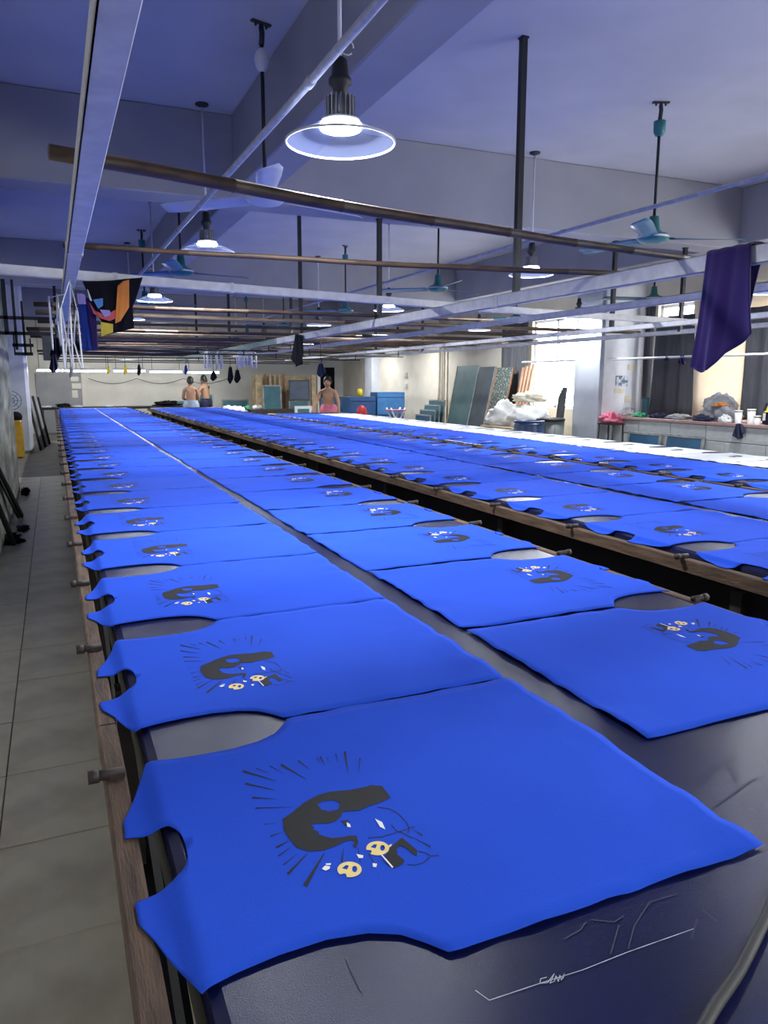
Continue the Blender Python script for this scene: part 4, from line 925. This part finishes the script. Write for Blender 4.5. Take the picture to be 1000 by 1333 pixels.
# frames leaning on the concrete pier
def pole_lean(label, p, q, r, m, group=None):
    return tag(MB().tube([Vector(p), Vector(q)], r, 4, rot=.6).build('leaning_bar', m), label, 'bar', group)
pole_lean('dark steel angle bar leaning on the concrete pier', P(28, 672, 2, .02), P(-14, 590, 0, -.53), .028, 'black_steel')
pole_lean('thinner steel bar leaning beside the angle bar', P(24, 674, 2, .02), P(-20, 585, 0, -.53), .014, 'leg')
pole_lean('short dark steel bar leaning near a scrap pile', P(18, 708, 2, .02), P(-10, 640, 0, -.53), .024, 'black_steel')
lump('scrap_pile', 'dark scrap of cloth on the walkway tiles by the pier', 'scrap', P(8, 706, 2, .0), (.12, .16, .05), 'black_cloth', 60, rough=.5)
lump('scrap_pile', 'grey scrap under the leaning angle bar', 'scrap', P(30, 690, 2, .0), (.05, .12, .03), 'navy_cloth', 61, rough=.5)
lump('scrap_pile', 'tiny dark rag on the walkway at the foot of the pier', 'scrap', P(33, 644, 2, .0), (.05, .12, .06), 'black_cloth', 62, rough=.5)
tag(MB().bbox(P(4, 652, 2, .14) + Vector((-.12, 0, 0)), (.24, .5, .26), .01).build('carton', 'palewood'), 'brown carton at the foot of the concrete pier', 'carton')

# ---------------------------------------------------------------- people
def person(label, loc, rz, joints, shorts_m, hair_long=0.0, shirtless=True):
    o = thing('person', label, 'person', loc, rz)
    V, E_, R_ = [], [], []
    def v(p, r): V.append(Vector(p)); R_.append(r if isinstance(r, tuple) else (r, r)); return len(V) - 1
    def ch(ids):
        for a, b in zip(ids, ids[1:]): E_.append((a, b))
    J = joints
    pel = v(J['pelvis'], (.135, .10)); bel = v(J['belly'], (.125, .095)); che = v(J['chest'], (.145, .10)); col_ = v(J['collar'], (.10, .075)); nec = v(J['neck'], .052)
    h0 = v(J['head'] + Vector((0, 0, -.04)), (.062, .068)); h1 = v(J['head'] + Vector((0, 0, .05)), (.076, .09)); h2 = v(J['head'] + Vector((0, 0, .125)), (.05, .06))
    ch([pel, bel, che, col_, nec, h0, h1, h2])
    fw = J['face']
    n_ = v(J['head'] + Vector((0, 0, .02)) + fw * .115, .012); E_.append((h1, n_))
    sd = Vector((-fw.y, fw.x, 0))
    for s in (-1, 1):
        e = v(J['head'] + Vector((0, 0, .03)) + sd * s * .088, (.012, .02)); E_.append((h1, e))
    for s in ('l', 'r'):
        sh = v(J['sh' + s], .058); el = v(J['el' + s], .042); wr_ = v(J['wr' + s], .028); d = (J['wr' + s] - J['el' + s]).normalized()
        pa = v(J['wr' + s] + d * .06, (.034, .018)); ch([che if False else col_, sh, el, wr_, pa])
        side = d.cross(Vector((0, 0, 1))); side = side.normalized() if side.length > .1 else Vector((1, 0, 0))
        for k in range(4):
            b = J['wr' + s] + d * .085 + side * (k - 1.5) * .02
            L_ = (.06, .075, .07, .055)[k]
            f1 = v(b, .0095); f2 = v(b + d * L_ * .55 + Vector((0, 0, -.006)), .009); f3 = v(b + d * L_ * .9 + Vector((0, 0, -.025)), .0075); ch([pa, f1, f2, f3])
        th = v(J['wr' + s] + d * .03 + side * .04, .011); t2 = v(J['wr' + s] + d * .065 + side * .055 + Vector((0, 0, -.012)), .009); ch([wr_, th, t2])
        hp_ = v(J['hip' + s], .088); kn = v(J['kn' + s], .058); an = v(J['an' + s], .042); to = v(J['an' + s] + fw * .15 + Vector((0, 0, -.035)), .032)
        ch([pel, hp_, kn, an, to])
    me = bpy.data.meshes.new('body'); me.from_pydata(V, E_, []); me.update()
    b = bpy.data.objects.new('body', me); col.objects.link(b); b.parent = o
    me.materials.append(M['skin'])
    sk = b.modifiers.new('skin', 'SKIN'); sk.use_smooth_shade = True
    if not me.skin_vertices: me.attributes.new('skin', 'SKIN', 'POINT') if False else None
    sv = me.skin_vertices[0].data if me.skin_vertices else None
    if sv:
        for i, r in enumerate(R_): sv[i].radius = r; sv[i].use_root = (i == 0)
    ss = b.modifiers.new('sub', 'SUBSURF'); ss.levels = 2; ss.render_levels = 2
    # hair cap
    hd = J['head']; hb = MB(); g = []
    for i in range(7):
        th = i / 6 * (PI * .56); r = []
        for j in range(19):
            ph = 2 * PI * j / 18; d = Vector((math.sin(th) * math.cos(ph), math.sin(th) * math.sin(ph), math.cos(th)))
            back = -(d.x * fw.x + d.y * fw.y)
            low = .03 * max(0, back) * (i / 6)
            r.append(hd + Vector((d.x * .096, d.y * .096, .060 + d.z * .125 - low * 2.4)) - fw * (.012 + .01 * (i / 6)) + d * .006 * nz(j * .9, i * .8, 1))
        g.append(r)
    hb.grid(g); hb.build('hair', 'hair', o)
    for s in (-1, 1):
        MB().sphere(hd + Vector((0, 0, .045)) + fw * .082 + sd * s * .032, .009, 8, 6).build('eye', 'eye', o)
    MB().sphere(hd + Vector((0, 0, -.025)) + fw * .078, (.02, .012, .006), 8, 6).build('mouth', 'red_cloth', o)
    # shorts: one garment over pelvis and thighs
    sb = MB()
    pv = J['pelvis']
    for s in ('l', 'r'):
        kn, hp_ = J['kn' + s], J['hip' + s]; q = hp_.lerp(kn, .78)
        sb.tube([pv + (hp_ - pv) * .6 + Vector((0, 0, .10)), hp_ + Vector((0, 0, .02)), hp_.lerp(kn, .4), q], [.125, .125, .115, .11], 14)
    sb.lathe([(.150, -.06), (.158, .04), (.150, .13)], 18, pv)
    sb.build('shorts', shorts_m, o)
    return o
def pose(H, face=Vector((0, -1, 0)), lean=0.0, arms='down', bend=0.0, turn=0.0):
    s = H / 1.68; f = face; sd = Vector((-f.y, f.x, 0)); Z = Vector((0, 0, 1))
    J = dict(face=f); L = lambda z, o=0: Z * z * s + f * o
    J['pelvis'] = L(.93); J['belly'] = L(1.08, lean * .3); J['chest'] = L(1.26, lean * .7); J['collar'] = L(1.38, lean); J['neck'] = L(1.46, lean * 1.1); J['head'] = L(1.545, lean * 1.25)
    for k, g in (('l', 1), ('r', -1)):
        J['sh' + k] = L(1.36, lean * .95) + sd * g * .175 * s
        if arms == 'down': J['el' + k] = L(1.10, .02 + lean * .5) + sd * g * .235 * s; J['wr' + k] = L(.92, .12) + sd * g * .20 * s
        elif arms == 'work': J['el' + k] = L(1.12, .12 + lean * .6) + sd * g * .27 * s; J['wr' + k] = L(.95, .30) + sd * (g * .30 * s)
        elif arms == 'front': J['el' + k] = L(1.10, .06) + sd * g * .22 * s; J['wr' + k] = L(1.05, .27) + sd * g * .08
        elif arms == 'out': J['el' + k] = L(1.13, .10) + sd * g * .30 * s; J['wr' + k] = L(1.03, .30) + sd * g * .26
        J['hip' + k] = L(.88) + sd * g * .10 * s; J['kn' + k] = L(.48, .03) + sd * g * .12 * s; J['an' + k] = L(.08) + sd * g * .12 * s
    return J
fA = Vector((-.50, -.86, 0)).normalized()
p = P(428, 520, 1, 16.3)
person('shirtless man in pink shorts working at the end of the counter side table', (p.x, 16.3, 0), 0, pose(1.60, fA, .10, 'work'), 'pinkshorts')
p = P(248, 510, 1, 21.6)
person('shirtless man in pale blue shorts seen from behind at the far end', (p.x - .06, 21.2, 0), 0, pose(1.62, Vector((.1, .99, 0)), .04, 'front'), 'denim')
p = P(264, 508, 1, 21.6)
person('shirtless man in dark shorts standing beside the man in pale blue shorts', (p.x + .10, 21.72, 0), 0, pose(1.67, Vector((-.7, .7, 0)).normalized(), .05, 'out'), 'navy_cloth')
